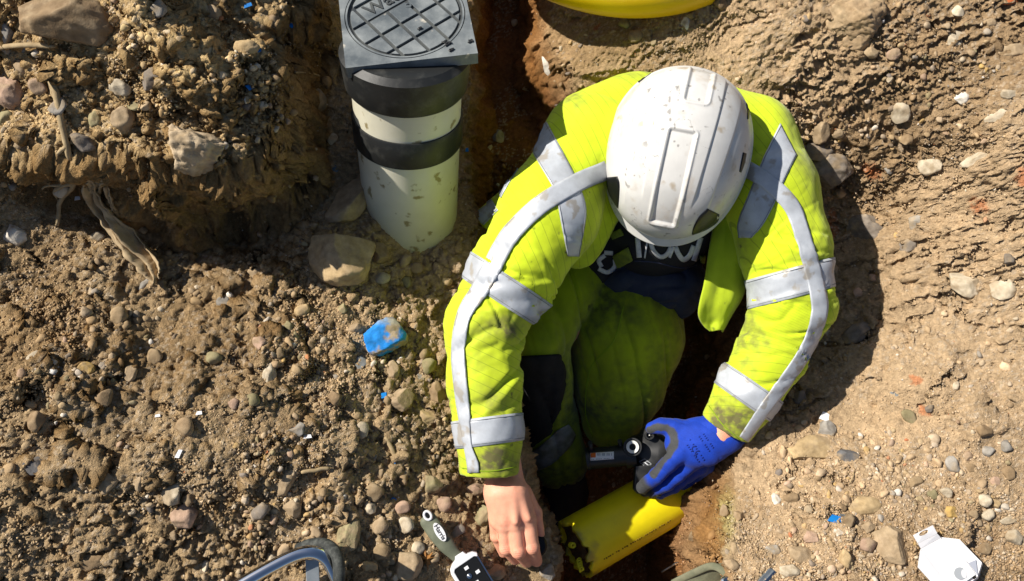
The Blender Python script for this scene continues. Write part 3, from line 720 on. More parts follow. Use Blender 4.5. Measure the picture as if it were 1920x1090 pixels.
left_ = V[:, 0] < P(1250, 300, 0).x
phL = (V @ n1v) * (1 - fl_) + (V @ n2v) * fl_; phR = (V @ np.array((.84, .50, 0))) * (1 - fl_) + (V @ np.array((.15, .98, 0))) * fl_
lineph = np.where(left_, phL, phR) / .0172
# worn dirt: stronger by the cuffs and elbows
jx, jy = proj(V[:, 0], V[:, 1], V[:, 2]); nz1 = fbm3(V[:, 0] * 20, V[:, 1] * 20, V[:, 2] * 20, 23, 5, .65); nz2 = fbm3(V[:, 0] * 9, V[:, 1] * 9, V[:, 2] * 9, 29, 4, .6)
dirt = np.zeros(len(V))
for cx, cy, rx, ry, am in ((935,862,50,34,1.0),(905,862,60,34,.45),(1370,785,52,50,1.0),(950,610,45,26,.8),(900,720,50,90,.28),(945,760,40,30,.5),(880,640,30,60,.3),(1420,640,60,60,.28),(1330,560,30,40,.6),(1270,140,90,22,.5),(1060,180,50,30,.35),(880,500,20,40,.6),(1085,470,30,20,.4),(1390,470,25,40,.4)):
    dirt += am * np.exp(-((jx - cx) / rx) ** 2 - ((jy - cy) / ry) ** 2) * (.85 + .9 * nz1)
dirt += .45 * sst(.15, .55, nz2 + .4 * nz1)
def fabric(name, c, cd, lines=True, rough=.75):
    m = mat(name, c, tuple(q * .80 for q in c), scale=14, rough=rough, bump=.35, bscale=900, spec=.2, bdist=.0006, sheen=.15)
    nt = m.node_tree; N_ = nt.nodes; L = nt.links; b = N_['Principled BSDF']; src = b.inputs['Base Color'].links[0].from_socket
    a = N_.new('ShaderNodeAttribute'); a.attribute_name = 'dirt'
    tc = N_.new('ShaderNodeTexCoord'); nz = N_.new('ShaderNodeTexNoise'); nz.inputs['Scale'].default_value = 60; nz.inputs['Detail'].default_value = 7; L.new(tc.outputs['Object'], nz.inputs['Vector'])
    mm = N_.new('ShaderNodeMath'); mm.operation = 'MULTIPLY'; L.new(a.outputs['Fac'], mm.inputs[0])
    m2 = N_.new('ShaderNodeMapRange'); m2.inputs[1].default_value = .3; m2.inputs[2].default_value = .7; m2.inputs[3].default_value = .5; m2.inputs[4].default_value = 1.3; L.new(nz.outputs[0], m2.inputs[0]); L.new(m2.outputs[0], mm.inputs[1])
    mm.use_clamp = True
    x = N_.new('ShaderNodeMix'); x.data_type = 'RGBA'; L.new(mm.outputs[0], x.inputs[0]); L.new(src, x.inputs[6]); x.inputs[7].default_value = (*cd, 1); out = x.outputs[2]
    rn = N_.new('ShaderNodeTexNoise'); rn.noise_type = 'RIDGED_MULTIFRACTAL'; rn.inputs['Scale'].default_value = 7; rn.inputs['Detail'].default_value = 2.5; rn.inputs['Distortion'].default_value = .6; L.new(tc.outputs['Object'], rn.inputs['Vector'])
    b2 = N_.new('ShaderNodeBump'); b2.inputs['Strength'].default_value = 1.0; b2.inputs['Distance'].default_value = .016; b2.invert = True; L.new(rn.outputs[0], b2.inputs['Height'])
    old = b.inputs['Normal'].links[0].from_node; L.new(b2.outputs[0], old.inputs['Normal'])
    # small dark smudges
    nz = N_.new('ShaderNodeTexNoise'); nz.inputs['Scale'].default_value = 34; nz.inputs['Detail'].default_value = 5; L.new(tc.outputs['Object'], nz.inputs['Vector'])
    m3 = N_.new('ShaderNodeMapRange'); m3.inputs[1].default_value = .69; m3.inputs[2].default_value = .76; m3.inputs[4].default_value = .8; L.new(nz.outputs[0], m3.inputs[0])
    x = N_.new('ShaderNodeMix'); x.data_type = 'RGBA'; L.new(m3.outputs[0], x.inputs[0]); L.new(out, x.inputs[6]); x.inputs[7].default_value = (cd[0] * .35, cd[1] * .3, cd[2] * .5, 1); out = x.outputs[2]
    if lines:
        a2 = N_.new('ShaderNodeAttribute'); a2.attribute_name = 'thread'
        fr = N_.new('ShaderNodeMath'); fr.operation = 'FRACT'; L.new(a2.outputs['Fac'], fr.inputs[0])
        lt = N_.new('ShaderNodeMath'); lt.operation = 'LESS_THAN'; lt.inputs[1].default_value = .075; L.new(fr.outputs[0], lt.inputs[0])
        mu = N_.new('ShaderNodeMath'); mu.operation = 'MULTIPLY'; mu.inputs[1].default_value = .42; L.new(lt.outputs[0], mu.inputs[0])
        x = N_.new('ShaderNodeMix'); x.data_type = 'RGBA'; L.new(mu.outputs[0], x.inputs[0]); L.new(out, x.inputs[6]); x.inputs[7].default_value = (.10, .17, .01, 1); out = x.outputs[2]
    L.new(out, b.inputs['Base Color']); return m
m_hivis = fabric('hi_vis_fabric', (.61, .75, .020), (.14, .13, .045))
m_trous = fabric('hi_vis_trouser_fabric', (.36, .45, .008), (.08, .095, .018), lines=False, rough=.85)  # colour darkened to hold the shade over the legs as well as dirt
person = thing('person', 'worker in yellow hi-vis jacket and white helmet crouching in the dug hole', 'person', P(1200, 500, -.5))
jacket = kid('jacket', mesh_np('jacket', V, Q, attrs=dict(dirt=dirt, thread=lineph)), m_hivis, person)
def bvh_of(V, Q): return BVHTree.FromPolygons([tuple(v) for v in V], [tuple(q) for q in Q.tolist()])
JB = bvh_of(V, Q)

# ---- strips laid on a surface
m_tape = mat('reflective_tape', (.50, .53, .57), (.38, .40, .43), scale=26, rough=.42, bump=.25, bscale=500, spec=.5, speck=((.34, .32, .29), 30, .58), metal=.1)
m_stitch = mat('grey_stitching', (.20, .215, .23), rough=.7)
def strip_mesh(name, rows, off=.0022, th=.0018, nrm=None):
    """rows: list of equally long lists of (point, normal) or None"""
    nr, nc = len(rows), len(rows[0]); v = []; f = []
    for dz in (off, off - th):
        for r_ in rows:
            for p, n in r_: v.append(tuple(p + n * dz))
    id_ = lambda l, i, j: l * nr * nc + i * nc + j
    for i in range(nr - 1):
        for j in range(nc - 1):
            f.append((id_(0, i, j), id_(0, i, j + 1), id_(0, i + 1, j + 1), id_(0, i + 1, j))); f.append((id_(1, i, j), id_(1, i + 1, j), id_(1, i + 1, j + 1), id_(1, i, j + 1)))
    for i in range(nr - 1):
        for j in (0, nc - 1): f.append((id_(0, i, j), id_(0, i + 1, j), id_(1, i + 1, j), id_(1, i, j)))
    for j in range(nc - 1):
        for i in (0, nr - 1): f.append((id_(0, i, j), id_(0, i, j + 1), id_(1, i, j + 1), id_(1, i, j)))
    bm = bmesh.new(); vs = [bm.verts.new(q) for q in v]
    for q in f:
        try: bm.faces.new([vs[k] for k in q])
        except ValueError: pass
    return bm_mesh(name, bm, smooth=True)
def drape(name, Lp, Rp, bvh, nu=12, nv=60, off=.0022, th=.0018, maxjump=.05):
    """surface strip between two outlines given where the photograph shows them"""
    def resample(pts, n):
        c = cr([(a, b, 0) for a, b in pts], 10)[:, :2]; s_ = np.r_[0, np.cumsum(np.linalg.norm(np.diff(c, axis=0), axis=1))]; t = np.linspace(0, s_[-1], n)
        return np.stack([np.interp(t, s_, c[:, 0]), np.interp(t, s_, c[:, 1])], -1)
    Lr, Rr = resample(Lp, nv), resample(Rp, nv); rows = []
    for i in range(nv):
        row = []
        for j in range(nu + 1):
            q_ = Lr[i] + (Rr[i] - Lr[i]) * j / nu; d = ray(*q_).normalized(); h = bvh.ray_cast(CAM, d)
            row.append((h[0], h[1]) if h[0] is not None else None)
        ok = [k for k in range(len(row)) if row[k]]
        if not ok: continue
        row = [row[k] or row[min(ok, key=lambda z_: abs(z_ - k))] for k in range(len(row))]
        rows.append(row)
    if len(rows) < 2:
        print('DRAPE MISS', name, Lp[:1]); return bpy.data.meshes.new(name), []
    me = strip_mesh(name, rows, off, th); me.shade_smooth() if hasattr(me, 'shade_smooth') else None
    return me, rows
def edge_lines(rows, w_=.0006, inset=1):
    """thin stitched seams near both long edges"""
    v = []; ms = []
    for j in (inset * .5, len(rows[0]) - 1 - inset * .5):
        j0 = int(math.floor(j)); j1 = min(j0 + 1, len(rows[0]) - 1); fr = j - j0
        pts = [r_[j0][0].lerp(r_[j1][0], fr) + r_[j0][1] * .0026 for r_ in rows]; ms.append(tube('seam', pts, w_, 5))
    return ms
def tape(Lp, Rp, bvh=None, nu=8, nv=70, parent=None, off=.0022, seam=True):
    me, rows = drape('reflective_band', Lp, Rp, bvh or JB, nu, nv, off); o = kid('reflective_band', me, m_tape, parent or jacket)
    if seam:
        for s_ in edge_lines(rows): kid('seam', s_, m_stitch, parent or jacket) if False else join_into(o, s_, m_stitch)
    return o
def join_into(o, me, m):
    bm = bmesh.new(); bm.from_mesh(o.data); n0 = len(bm.faces); bm.from_mesh(me); o.data.materials.append(m) if m.name not in [q.name for q in o.data.materials] else None
    k = [q.name for q in o.data.materials].index(m.name); bm.faces.ensure_lookup_table()
    for f in bm.faces[n0:]: f.material_index = k
    bm.to_mesh(o.data); bm.free()
def centre_tape(pts, **kw):       # (px,py,half width px)
    c = cr(pts, 8); d = np.gradient(c[:, :2], axis=0); n = np.stack([-d[:, 1], d[:, 0]], -1) / np.linalg.norm(d, axis=1)[:, None]
    L = [(c[i, 0] + n[i, 0] * c[i, 2], c[i, 1] + n[i, 1] * c[i, 2]) for i in range(0, len(c), 3)]; R_ = [(c[i, 0] - n[i, 0] * c[i, 2], c[i, 1] - n[i, 1] * c[i, 2]) for i in range(0, len(c), 3)]
    return tape(L, R_, **kw)
def ring(p1, p2, wpx, z, bvh=None, seg=72, nw=6, parent=None):
    a, b = P(p1[0], p1[1], z), P(p2[0], p2[1], z); Cc = (a + b) / 2; e = (b - a).normalized(); view = (Cc - CAM).normalized(); n = e.cross(view).normalized(); m = n.cross(e)
    wm = wpx * T((p1[0] + p2[0]) / 2, (p1[1] + p2[1]) / 2, z); rows = []
    for i in range(seg + 1):
        t = 2 * math.pi * i / seg; u = e * math.cos(t) + m * math.sin(t); row = []
        for j in range(nw + 1):
            o = Cc + n * (wm * (j / nw - .5)); h = (bvh or JB).ray_cast(o + u * .14, -u)
            row.append((h[0], u) if h[0] is not None and (h[0] - o).length < .125 else (o + u * .05, u))
        rows.append(row)
    o_ = kid('reflective_band', strip_mesh('reflective_band', rows), m_tape, parent or jacket)
    for s_ in edge_lines(rows): join_into(o_, s_, m_stitch)
    return o_
ring((880, 500), (1008, 584), 50, .0)
ring((862, 815), (971, 801), 50, -.025)
ring((1400, 553), (1557, 512), 52, .0)
ring((1370, 713), (1455, 772), 44, -.055)
tape([(985,262),(1012,310),(1040,362),(1052,420),(1064,480)], [(1022,222),(1055,285),(1079,335),(1098,395),(1085,480)], nu=10)
tape([(1462,232),(1432,295),(1408,355),(1385,415),(1386,446)], [(1493,292),(1470,340),(1455,375),(1432,420),(1410,446)], nu=10)
centre_tape([(1138,318,17),(1080,345,17),(1010,388,17),(955,445,17),(922,505,17),(898,548,16),(872,590,13),(861,650,12),(864,710,12),(871,770,11),(878,830,7),(888,870,10),(889,886,10)], off=.0042)
centre_tape([(1398,316,15),(1440,342,15),(1482,385,15),(1503,440,14),(1518,490,15),(1530,540,15),(1535,580,15),(1524,625,13),(1502,668,12),(1470,715,12),(1440,755,11),(1412,795,10),(1393,822,9)], off=.0042)
tape([(866,430),(893,395),(922,374)], [(888,446),(905,425),(935,395)], nu=6, nv=24)
tape([(932,350),(945,318),(966,292)], [(940,372),(955,345),(975,312)], nu=5, nv=24)
# seam piping round the arm holes and along the cuffs
def seam_line(pts, parent=None, bvh=None, m=None, w_=.0011):
    c = cr([(a, b, 0) for a, b in pts], 10); o = []
    for a, b, _ in c:
        h = (bvh or JB).ray_cast(CAM, ray(a, b).normalized())
        if h[0] is not None: o.append(h[0] + h[1] * .0006)
    if len(o) > 2: return kid('seam', tube('seam', o, w_, 6), m or m_hivis, parent or jacket)
m_seam = mat('darker_hi_vis_seam', (.22, .33, .01), rough=.8)
seam_line([(868,878),(915,884),(968,876)], m=m_seam); seam_line([(1330,762),(1355,796),(1388,826)], m=m_seam)
# loose front flap of the open jacket
def sheet(name, Lp, Rp, nu, nv, th, wave=None, m=None, parent=None):
    """cloth between two rows of (px,py,z)"""
    a = cr([P(*p) for p in Lp], 8); b = cr([P(*p) for p in Rp], 8)
    rs = lambda c, n: np.stack([np.interp(np.linspace(0, len(c) - 1, n), np.arange(len(c)), c[:, k]) for k in range(3)], -1)
    a, b = rs(a, nv), rs(b, nv); g_ = a[:, None] + (b - a)[:, None] * np.linspace(0, 1, nu)[None, :, None]
    if wave is not None: g_ = g_ + wave(*np.meshgrid(np.linspace(0, 1, nu), np.linspace(0, 1, nv)))
    rows = []; du = np.gradient(g_, axis=1); dv = np.gradient(g_, axis=0); n = np.cross(du, dv); n /= np.linalg.norm(n, axis=2)[..., None] + 1e-12
    if n[..., 2].mean() < 0: n = -n
    rows = [[(Vector(g_[i, j]), Vector(n[i, j])) for j in range(nu)] for i in range(nv)]
    return kid(name, strip_mesh(name, rows, th / 2, th), m, parent)
def wv(x, y):
    o = np.zeros(x.shape + (3,)); o[..., 2] = .018 * np.sin(x * 3.1) + .006 * np.sin(x * 9 + y * 3) + .004 * fbm2(x * 6, y * 6, 5, 2); return o
flap = sheet('jacket_flap', [(1338,415,-.005),(1328,470,-.02),(1318,530,-.035),(1307,585,-.05),(1318,612,-.07),(1330,622,-.075)], [(1388,400,.01),(1392,470,-.02),(1400,520,-.05),(1392,560,-.07),(1372,592,-.09),(1356,622,-.10)], 26, 40, .003, wv, m_hivis, jacket)
m_olive = mat('olive_webbing', (.20, .24, .03), (.12, .15, .03), scale=60, rough=.85)

# ---- trousers
tf = Field(np.arange(.0, .66, .004), np.arange(-.12, .72, .004), np.arange(-.56, -.02, .004))
tf.ell(PR(1190,440,-.33), (.165, .15, .13), .04)
chain(tf, [(1175,560,-.26,98),(1172,630,-.27,104),(1162,715,-.29,82),(1150,785,-.34,58)], .03)
chain(tf, [(1090,500,-.24,80),(1045,560,-.19,66),(1012,640,-.15,56)], .006)
chain(tf, [(1012,650,-.16,55),(1024,760,-.30,53),(1036,830,-.40,55),(1046,862,-.455,56)], .006)
chain(tf, [(1150,790,-.38,52),(1190,640,-.47,60),(1210,560,-.5,60)], .02)
V, Q = tf.mesh(2); N = normals(V, Q)
n = noise3(V[:, 0] * 26 + V[:, 1] * 9, V[:, 1] * 3, V[:, 2] * 3, 43); n2_ = noise3(V[:, 0] * 50 + V[:, 1] * 14, V[:, 1] * 5, V[:, 2] * 9, 45)
V = V + N * (-.009 * ridge(n) ** 9 * sst(.4, .6, noise3(V[:, 0] * 9, V[:, 1] * 4, V[:, 2] * 4, 46)) - .0025 * ridge(n2_) ** 6 + .001 + .0045 * fbm3(V[:, 0] * 14, V[:, 1] * 14, V[:, 2] * 14, 47, 2))[:, None]
dirt = .45 + .9 * fbm3(V[:, 0] * 9, V[:, 1] * 9, V[:, 2] * 9, 49, 4) + .25 * sst(-.3, -.42, V[:, 2])  # dirt mask, its even offset also carrying the shade over the legs
trousers = kid('trousers', mesh_np('trousers', V, Q, attrs=dict(dirt=dirt)), m_trous, person); TB = bvh_of(V, Q)
m_black = mat('black_cloth', (.012, .012, .013), (.02, .02, .02), scale=40, rough=.9)
m_dtape = mat('dirty_reflective_tape', (.26, .27, .26), (.13, .13, .10), scale=30, rough=.6)
me, _ = drape('knee_pad', [(972,668),(968,740),(972,800),(985,850)], [(1048,664),(1058,700),(1050,760),(1030,812)], TB, 14, 40, .006, .006); kid('knee_pad', me, m_black, trousers)
me, rows = drape('reflective_band', [(978,858),(1012,836),(1045,806),(1065,795)], [(1003,884),(1035,868),(1066,838),(1078,815)], TB, 8, 40, .004); kid('reflective_band', me, m_dtape, trousers)
seam_line([(1170,575),(1150,640),(1108,690),(1098,770),(1112,820)], trousers, TB, m_seam, .0012)

# ---- body: one surface with the bare right hand in full detail
hx0, hx1 = P(900, 980, -.06).x, P(1030, 980, -.06).x; hy0, hy1 = P(960, 1075, -.08).y, P(960, 880, -.05).y
def graded(lo, hi, a, b, fine, coarse): return np.r_[np.arange(lo, a, coarse), np.arange(a, b, fine), np.arange(b, hi, coarse)]
bf = Field(graded(-.06, .84, hx0, hx1, .0013, .007), graded(-.30, .84, hy0, hy1, .0013, .007), graded(-.56, .20, -.135, -.012, .0013, .007))
# hand
hd = lambda pts, k: chain(bf, pts, k)
hd([(948,770,-.03,27),(946,860,-.038,29)], .01)
bf.cone(PR(936,880,-.042), PR(936,925,-.040), .027, .027, .01, flat=((0, 0, 1), .75)); bf.cone(PR(953,880,-.042), PR(960,925,-.040), .026, .028, .01, flat=((0, 0, 1), .75))
for a, b in (((936,925,-.040,27),(934,975,-.052,17)), ((942,925,-.036,26),(946,985,-.044,16)), ((958,925,-.033,27),(966,982,-.036,16.5)), ((968,930,-.036,26),(990,975,-.040,16.5))):
    chain(bf, [a, b], .012)
FING = {'little': [(930,968,-.054,15),(931,1005,-.074,11.5),(944,1036,-.100,10)],
        'ring': [(944,985,-.046,14.5),(949,1028,-.058,12.5),(966,1049,-.094,10.5)],
        'middle': [(965,982,-.038,15.5),(972,1034,-.048,13.2),(988,1053,-.090,11.5)],
        'index': [(990,975,-.041,15.5),(998,1026,-.050,13),(1006,1052,-.088,11)]}
thumb = [(978,925,-.055,20),(1003,962,-.076,13),(1011,1000,-.094,10.5)]
hand_w = [PR(*p) for p in thumb]
for (a, ra), (b, rb) in zip(hand_w[:-1], hand_w[1:]): bf.cone(a, b, ra, rb, .006)
for nme, pts in FING.items():
    q = [PR(*p) for p in pts]
    sub = Field(bf.xs, bf.ys, bf.zs) if False else None
    for i in range(len(q) - 1): bf.cone(q[i][0], q[i + 1][0], q[i][1], q[i + 1][1], .0028 if i == 0 else .002)
    bf.ell(q[1][0] + np.array((0, 0, .002)), (q[1][1] * 1.05,) * 3, .003)
# grooves between the fingers
for a, b in (((953,1000,-.030),(959,1040,-.040)), ((976,992,-.022),(986,1044,-.034)), ((935,1000,-.045),(942,1030,-.06))):
    bf.cone(PR(*a), PR(*b), .0018, .0030, .003, sub=True)
# tendons and knuckles
for a, b in (((950,920,-.018),(946,980,-.029)), ((962,915,-.014),(967,978,-.017)), ((973,920,-.017),(991,972,-.020))): bf.cone(PR(*a), PR(*b), .0035, .0055, .010)
# forearms, upper arms
chain(bf, [(1110,262,.0,45),(960,520,.0,42),(908,620,-.01,38),(915,720,-.02,36),(946,800,-.035,28)], .02)
chain(bf, [(1400,262,.0,45),(1472,470,.0,42),(1485,570,-.02,38),(1400,735,-.09,32),(1345,825,-.135,27)], .02)
# trunk, neck, head with a face turned to the ground
hO = PR(1268,296,.13); chain(bf, [(1240,290,-.06,80),(1220,370,-.16,80),(1200,410,-.32,85)], .04)
bf.cone(PR(1275,265,.0), PR(1270,290,.10), .058, .055, .03)
bf.ell(PR(1262,310,.105), (.078, .098, .085), .02)
bf.cone(PR(1245,385,.05), PR(1238,400,.03), .012, .009, .006)             # nose
bf.cone(PR(1225,392,.012), PR(1250,396,.012), .007, .007, .004)           # lips
bf.cone(PR(1232,400,.0), PR(1244,400,-.01), .02, .018, .015)               # chin
for px_ in (1180, 1340): bf.ell(PR(px_,310,.07), (.008, .02, .028), .006)   # ears
for px_ in (1222, 1262): bf.ell(PR(px_,380,.062), (.014, .008, .011), .004, sub=True)
for px_ in (1222, 1262): bf.ell(PR(px_,374,.062), (.011, .011, .011), .001)   # eyes
# legs under the trousers
chain(bf, [(1180,450,-.33,60),(1160,640,-.30,45),(1150,770,-.39,32),(1210,560,-.5,36)], .03)
chain(bf, [(1150,460,-.3,60),(1020,650,-.2,38),(1042,850,-.47,32)], .03)
V, Q = bf.mesh(2)
pxv, pyv = proj(V[:, 0], V[:, 1], V[:, 2])
skin = np.tile(np.array((.74, .36, .235)), (len(V), 1)); red = np.zeros(len(V))
for cx, cy, r_, a in ((951,979,9,1),(978,978,9,.9),(933,985,8,.5),(971,1038,10,.8),(948,1030,9,.7),(998,1028,10,.8),(1005,1056,10,.5),(985,1052,9,.5),(962,900,30,.25)):
    red += a * np.exp(-(((pxv - cx) / r_) ** 2 + ((pyv - cy) / r_) ** 2))
red = np.clip(red * (.8 + .8 * fbm3(V[:, 0] * 200, V[:, 1] * 200, V[:, 2] * 200, 3, 3)), 0, 1)[:, None]
skin = skin * (1 - red * .7) + np.array((.56, .18, .12)) * red * .7
skin *= (1 + .10 * fbm3(V[:, 0] * 60, V[:, 1] * 60, V[:, 2] * 60, 5, 4))[:, None]
# creases over the finger joints
N = normals(V, Q)
for cx, cy in ((971,1038),(948,1031),(998,1028)):
    wgt = np.exp(-(((pxv - cx) / 9) ** 2 + ((pyv - cy) / 9) ** 2)) * (V[:, 2] > -.11); V = V - N * (wgt * .0006 * (.5 + .5 * np.sin((pyv - cy) * 1.5 + (pxv - cx) * .2)))[:, None]
m_skin = mat('skin', (.92, .9, .9), (1.06, 1.05, 1.04), scale=60, rough=.5, bump=.45, bscale=520, attr='tint', spec=.35, sss=.12, bdist=.0008)
body = kid('body', mesh_np('body', V, Q, skin), m_skin, person)
m_nail = mat('finger_nail', (.66, .42, .34), rough=.3)
ntip = PR(1007, 1059, -.083)
# hair at the nape and temples under the shell
m_hair = mat('dark_brown_hair', (.03, .018, .010), (.05, .03, .015), scale=200, rough=.6)
hfld = Field(np.arange(.20, .62, .005), np.arange(.30, .76, .005), np.arange(-.04, .24, .005)); hfld.ell(PR(1272,285,.105), (.082, .092, .09), .01); hfld.ell(PR(1240,395,.05), (.09, .05, .09), .01, sub=True)
V, Q = hfld.mesh(1); kid('hair', mesh_np('hair', V + normals(V, Q) * .0, Q), m_hair, person)

# ---- dark shirt with white lettering, bib overall, braces
m_navy = mat('navy_bib_cloth', (.020, .026, .055), (.045, .050, .075), scale=12, rough=.9, bump=.4, bscale=500, lo=.45, hi=.7)
m_shirt = mat('black_shirt_cloth', (.010, .010, .014), (.018, .018, .022), scale=20, rough=.9)
sf = Field(np.arange(.12, .68, .004), np.arange(.12, .76, .004), np.arange(-.42, .10, .004))
chain(sf, [(1240,340,-.04,105),(1235,400,-.08,105),(1215,440,-.2,110)], .03); sf.cone(PR(1130,440,-.12), PR(1120,500,-.18), .05, .05, .02)
V, Q = sf.mesh(2); N = normals(V, Q); V = V + N * (.006 * fbm3(V[:, 0] * 14, V[:, 1] * 14, V[:, 2] * 14, 63, 3))[:, None]
shirt = kid('shirt', mesh_np('shirt', V, Q), m_shirt, person); SB = bvh_of(V, Q)
nf = Field(np.arange(.12, .70, .0035), np.arange(.10, .56, .0035), np.arange(-.42, -.04, .0035))
chain(nf, [(1185,480,-.16,48),(1270,485,-.16,45)], .03); chain(nf, [(1178,520,-.17,46),(1270,530,-.17,52),(1285,545,-.19,40)], .03); nf.cone(PR(1200,540,-.20), PR(1265,560,-.21), .045, .042, .03); nf.cone(PR(1110,520,-.2), PR(1180,520,-.2), .04, .05, .02)
V, Q = nf.mesh(2); N = normals(V, Q); n = noise3(V[:, 0] * 18, V[:, 1] * 30, V[:, 2] * 10, 71); V = V + N * (-.010 * ridge(n) ** 3 + .004 * fbm3(V[:, 0] * 20, V[:, 1] * 20, V[:, 2] * 20, 73, 3))[:, None]
bib = kid('bib_overall', mesh_np('bib_overall', V, Q), m_navy, person); NB = bvh_of(V, Q)
m_print = mat('white_print', (.62, .62, .64), (.4, .4, .42), scale=60, rough=.7)
allb = BVHTree.FromPolygons([tuple(v) for v in np.vstack([np.array([x.co[:] for x in shirt.data.vertices]), V])], [tuple(p.vertices) for p in shirt.data.polygons] + [tuple(k + len(shirt.data.vertices) for k in p) for p in Q.tolist()])
def stroke(pts, hw, parent, m, bvh=None, off=.0022, nu=3, nv=16, name='letter'):
    c = cr([(a, b, hw) for a, b in pts], 6); d = np.gradient(c[:, :2], axis=0); n = np.stack([-d[:, 1], d[:, 0]], -1) / (np.linalg.norm(d, axis=1)[:, None] + 1e-9)
    L = [(c[i, 0] + n[i, 0] * hw, c[i, 1] + n[i, 1] * hw) for i in range(0, len(c), 2)]; R_ = [(c[i, 0] - n[i, 0] * hw, c[i, 1] - n[i, 1] * hw) for i in range(0, len(c), 2)]
    me, _ = drape(name, L, R_, bvh or allb, nu, nv, off, .001); return kid(name, me, m, parent)
for pts, hw in (([(1196,445),(1199,482)], 4.5), ([(1214,450),(1209,483)], 1.5), ([(1220,455),(1226,470),(1238,481),(1250,476),(1258,462)], 4), ([(1263,462),(1255,482)], 2.5), ([(1266,462),(1272,476),(1281,486),(1292,478),(1300,460)], 4.5), ([(1313,445),(1300,488)], 4.5),
                ([(1133,473),(1150,474)], 4), ([(1128,500),(1123,488),(1134,478)], 4), ([(1122,503),(1138,510),(1152,500),(1153,486)], 4)): stroke(pts, hw, shirt, m_print)
me, _ = drape('brace', [(1150,478),(1180,462)], [(1158,502),(1188,486)], allb, 6, 10, .006, .003); kid('brace', me, m_olive, bib)
me, _ = drape('brace', [(1147,438),(1166,428)], [(1152,448),(1172,440)], allb, 4, 8, .006, .003); kid('brace', me, m_olive, bib)
me, _ = drape('brace', [(1310,478),(1326,476)], [(1311,494),(1320,498)], allb, 4, 8, .006, .003); kid('brace', me, m_olive, bib)
m_navys = mat('navy_seam', (.04, .045, .08), rough=.8)
seam_line([(1190,489),(1230,492),(1275,502),(1306,497)], bib, allb, m_navys, .0015); seam_line([(1225,590),(1260,598),(1300,588)], bib, allb, m_navys, .0012)

# ---- boots
m_boot = mat('navy_work_boot', (.018, .020, .030), (.035, .033, .03), scale=40, rough=.75, bump=.3)
for A, B_, Cc in (((1052,880,-.46,44), (1060,925,-.50,40), (1048,985,-.515,34)), ((1215,560,-.50,46), (1225,500,-.50,40), (1228,470,-.50,34))):
    b3 = Field(*[np.arange(l, h, .004) for l, h in zip(np.minimum(PR(*A[:3]), PR(*Cc[:3])) - .09, np.maximum(PR(*A[:3]), PR(*Cc[:3])) + .09)]); chain(b3, [A, B_, Cc], .02)
    V, Q = b3.mesh(2); bt = kid('boot', mesh_np('boot', V, Q), m_boot, person)
    a, c = P(*B_[:3]), P(*Cc[:3])
    for k in range(3): q = a.lerp(c, .1 + .25 * k); kid('lace', tube('lace', [q + Vector((-.02, 0, .036)), q + Vector((0, .004, .041)), q + Vector((.02, 0, .036))], .002, 6), m_tape, bt)
    kid('sole', tube('sole', [P(A[0], A[1], A[2]) + Vector((0, 0, -.045)), P(*Cc[:3]) + Vector((0, 0, -.038))], [.036, .036], 14, flat=(1, .25)), m_black, bt)

# ================================================================== HELMET
O = P(1268, 292, .155); up = (CAM - O).normalized()
tH = T(1268, 292, .155)
fw = (P(1268 - 22, 292 + 97, .155) - O); fw = (fw - up * fw.dot(up)).normalized(); rt = fw.cross(up).normalized()
if rt.x < 0: rt = -rt
tilt = math.radians(7); up, fw = (up * math.cos(tilt) + fw * -math.sin(tilt) * -1 * 1).normalized() if False else up, fw
AH, BH, HH = 134 * tH, 163 * tH, .125
def hel(phi, th):                 # phi 0 at the crown; th 0 right, pi/2 front
    ph = np.minimum(phi, math.pi / 2); ex = phi - ph
    s_ = np.sin(ph) ** .94; c_ = np.cos(ph)
    sq = 1 + .035 * np.cos(2 * th) ** 2 * 0 + .02 * np.sin(2 * th) ** 2
    a = AH * s_ * np.cos(th) * sq; b = BH * s_ * np.sin(th) * sq; c = HH * c_ ** .92
    # egg shape: narrower in front
    a = a * (1 - .045 * (b / BH))
    lip = ex / .35; front = np.clip(np.sin(th), 0, 1) ** 2
    k = 1 + lip * (.045 + .055 * front); a = a * k; b = b * k
    c = c - lip * (.004 + .014 * (1 - front * .7)) - .016 * (b / BH) ** 2 * 0
    return a, b, c
def rrect(a, b, ca, cb, ha, hb, r=.006):
    qx = np.abs(a - ca) - ha + r; qy = np.abs(b - cb) - hb + r; return np.sqrt(np.clip(qx, 0, None) ** 2 + np.clip(qy, 0, None) ** 2) + np.minimum(np.maximum(qx, qy), 0) - r
def hfeat(a, b):
    p = tH; u = a / (1 - .0 * b); h = 0
    def band(x, c, w_, amp, f0, f1): return amp * (1 - sst(w_ - 3 * p, w_ + 2 * p, np.abs(x - c))) * sst(f0 * p, (f0 + 25) * p, b) * (1 - sst((f1 - 45) * p, f1 * p, b))
    narrow = 1 - .22 * sst(-150 * p, 150 * p, b)
    h = h + band(u / narrow, 2 * p, 56 * p, .0030, -175, 95)
    h = h + .0018 * (1 - sst(93 * p, 97 * p, np.abs(u / narrow)))* (1 - sst(80 * p, 120 * p, b))
    d = rrect(u + .10 * (b - 35 * p) * 0, b, 2 * p, 42 * p, 23 * p * (1 - 0 * b), 86 * p, 5 * p)
    h = h - .0036 * (1 - sst(-4 * p, 0, d)) + .0020 * np.exp(-((d - 2.5 * p) / (2.6 * p)) ** 2)
    d = rrect(u, b, 12 * p, -135 * p, 20 * p, 40 * p, 5 * p)
    h = h - .0032 * (1 - sst(-4 * p, 0, d)) + .0018 * np.exp(-((d - 2.5 * p) / (2.4 * p)) ** 2)
    return h
nphi, nth = 190, 420
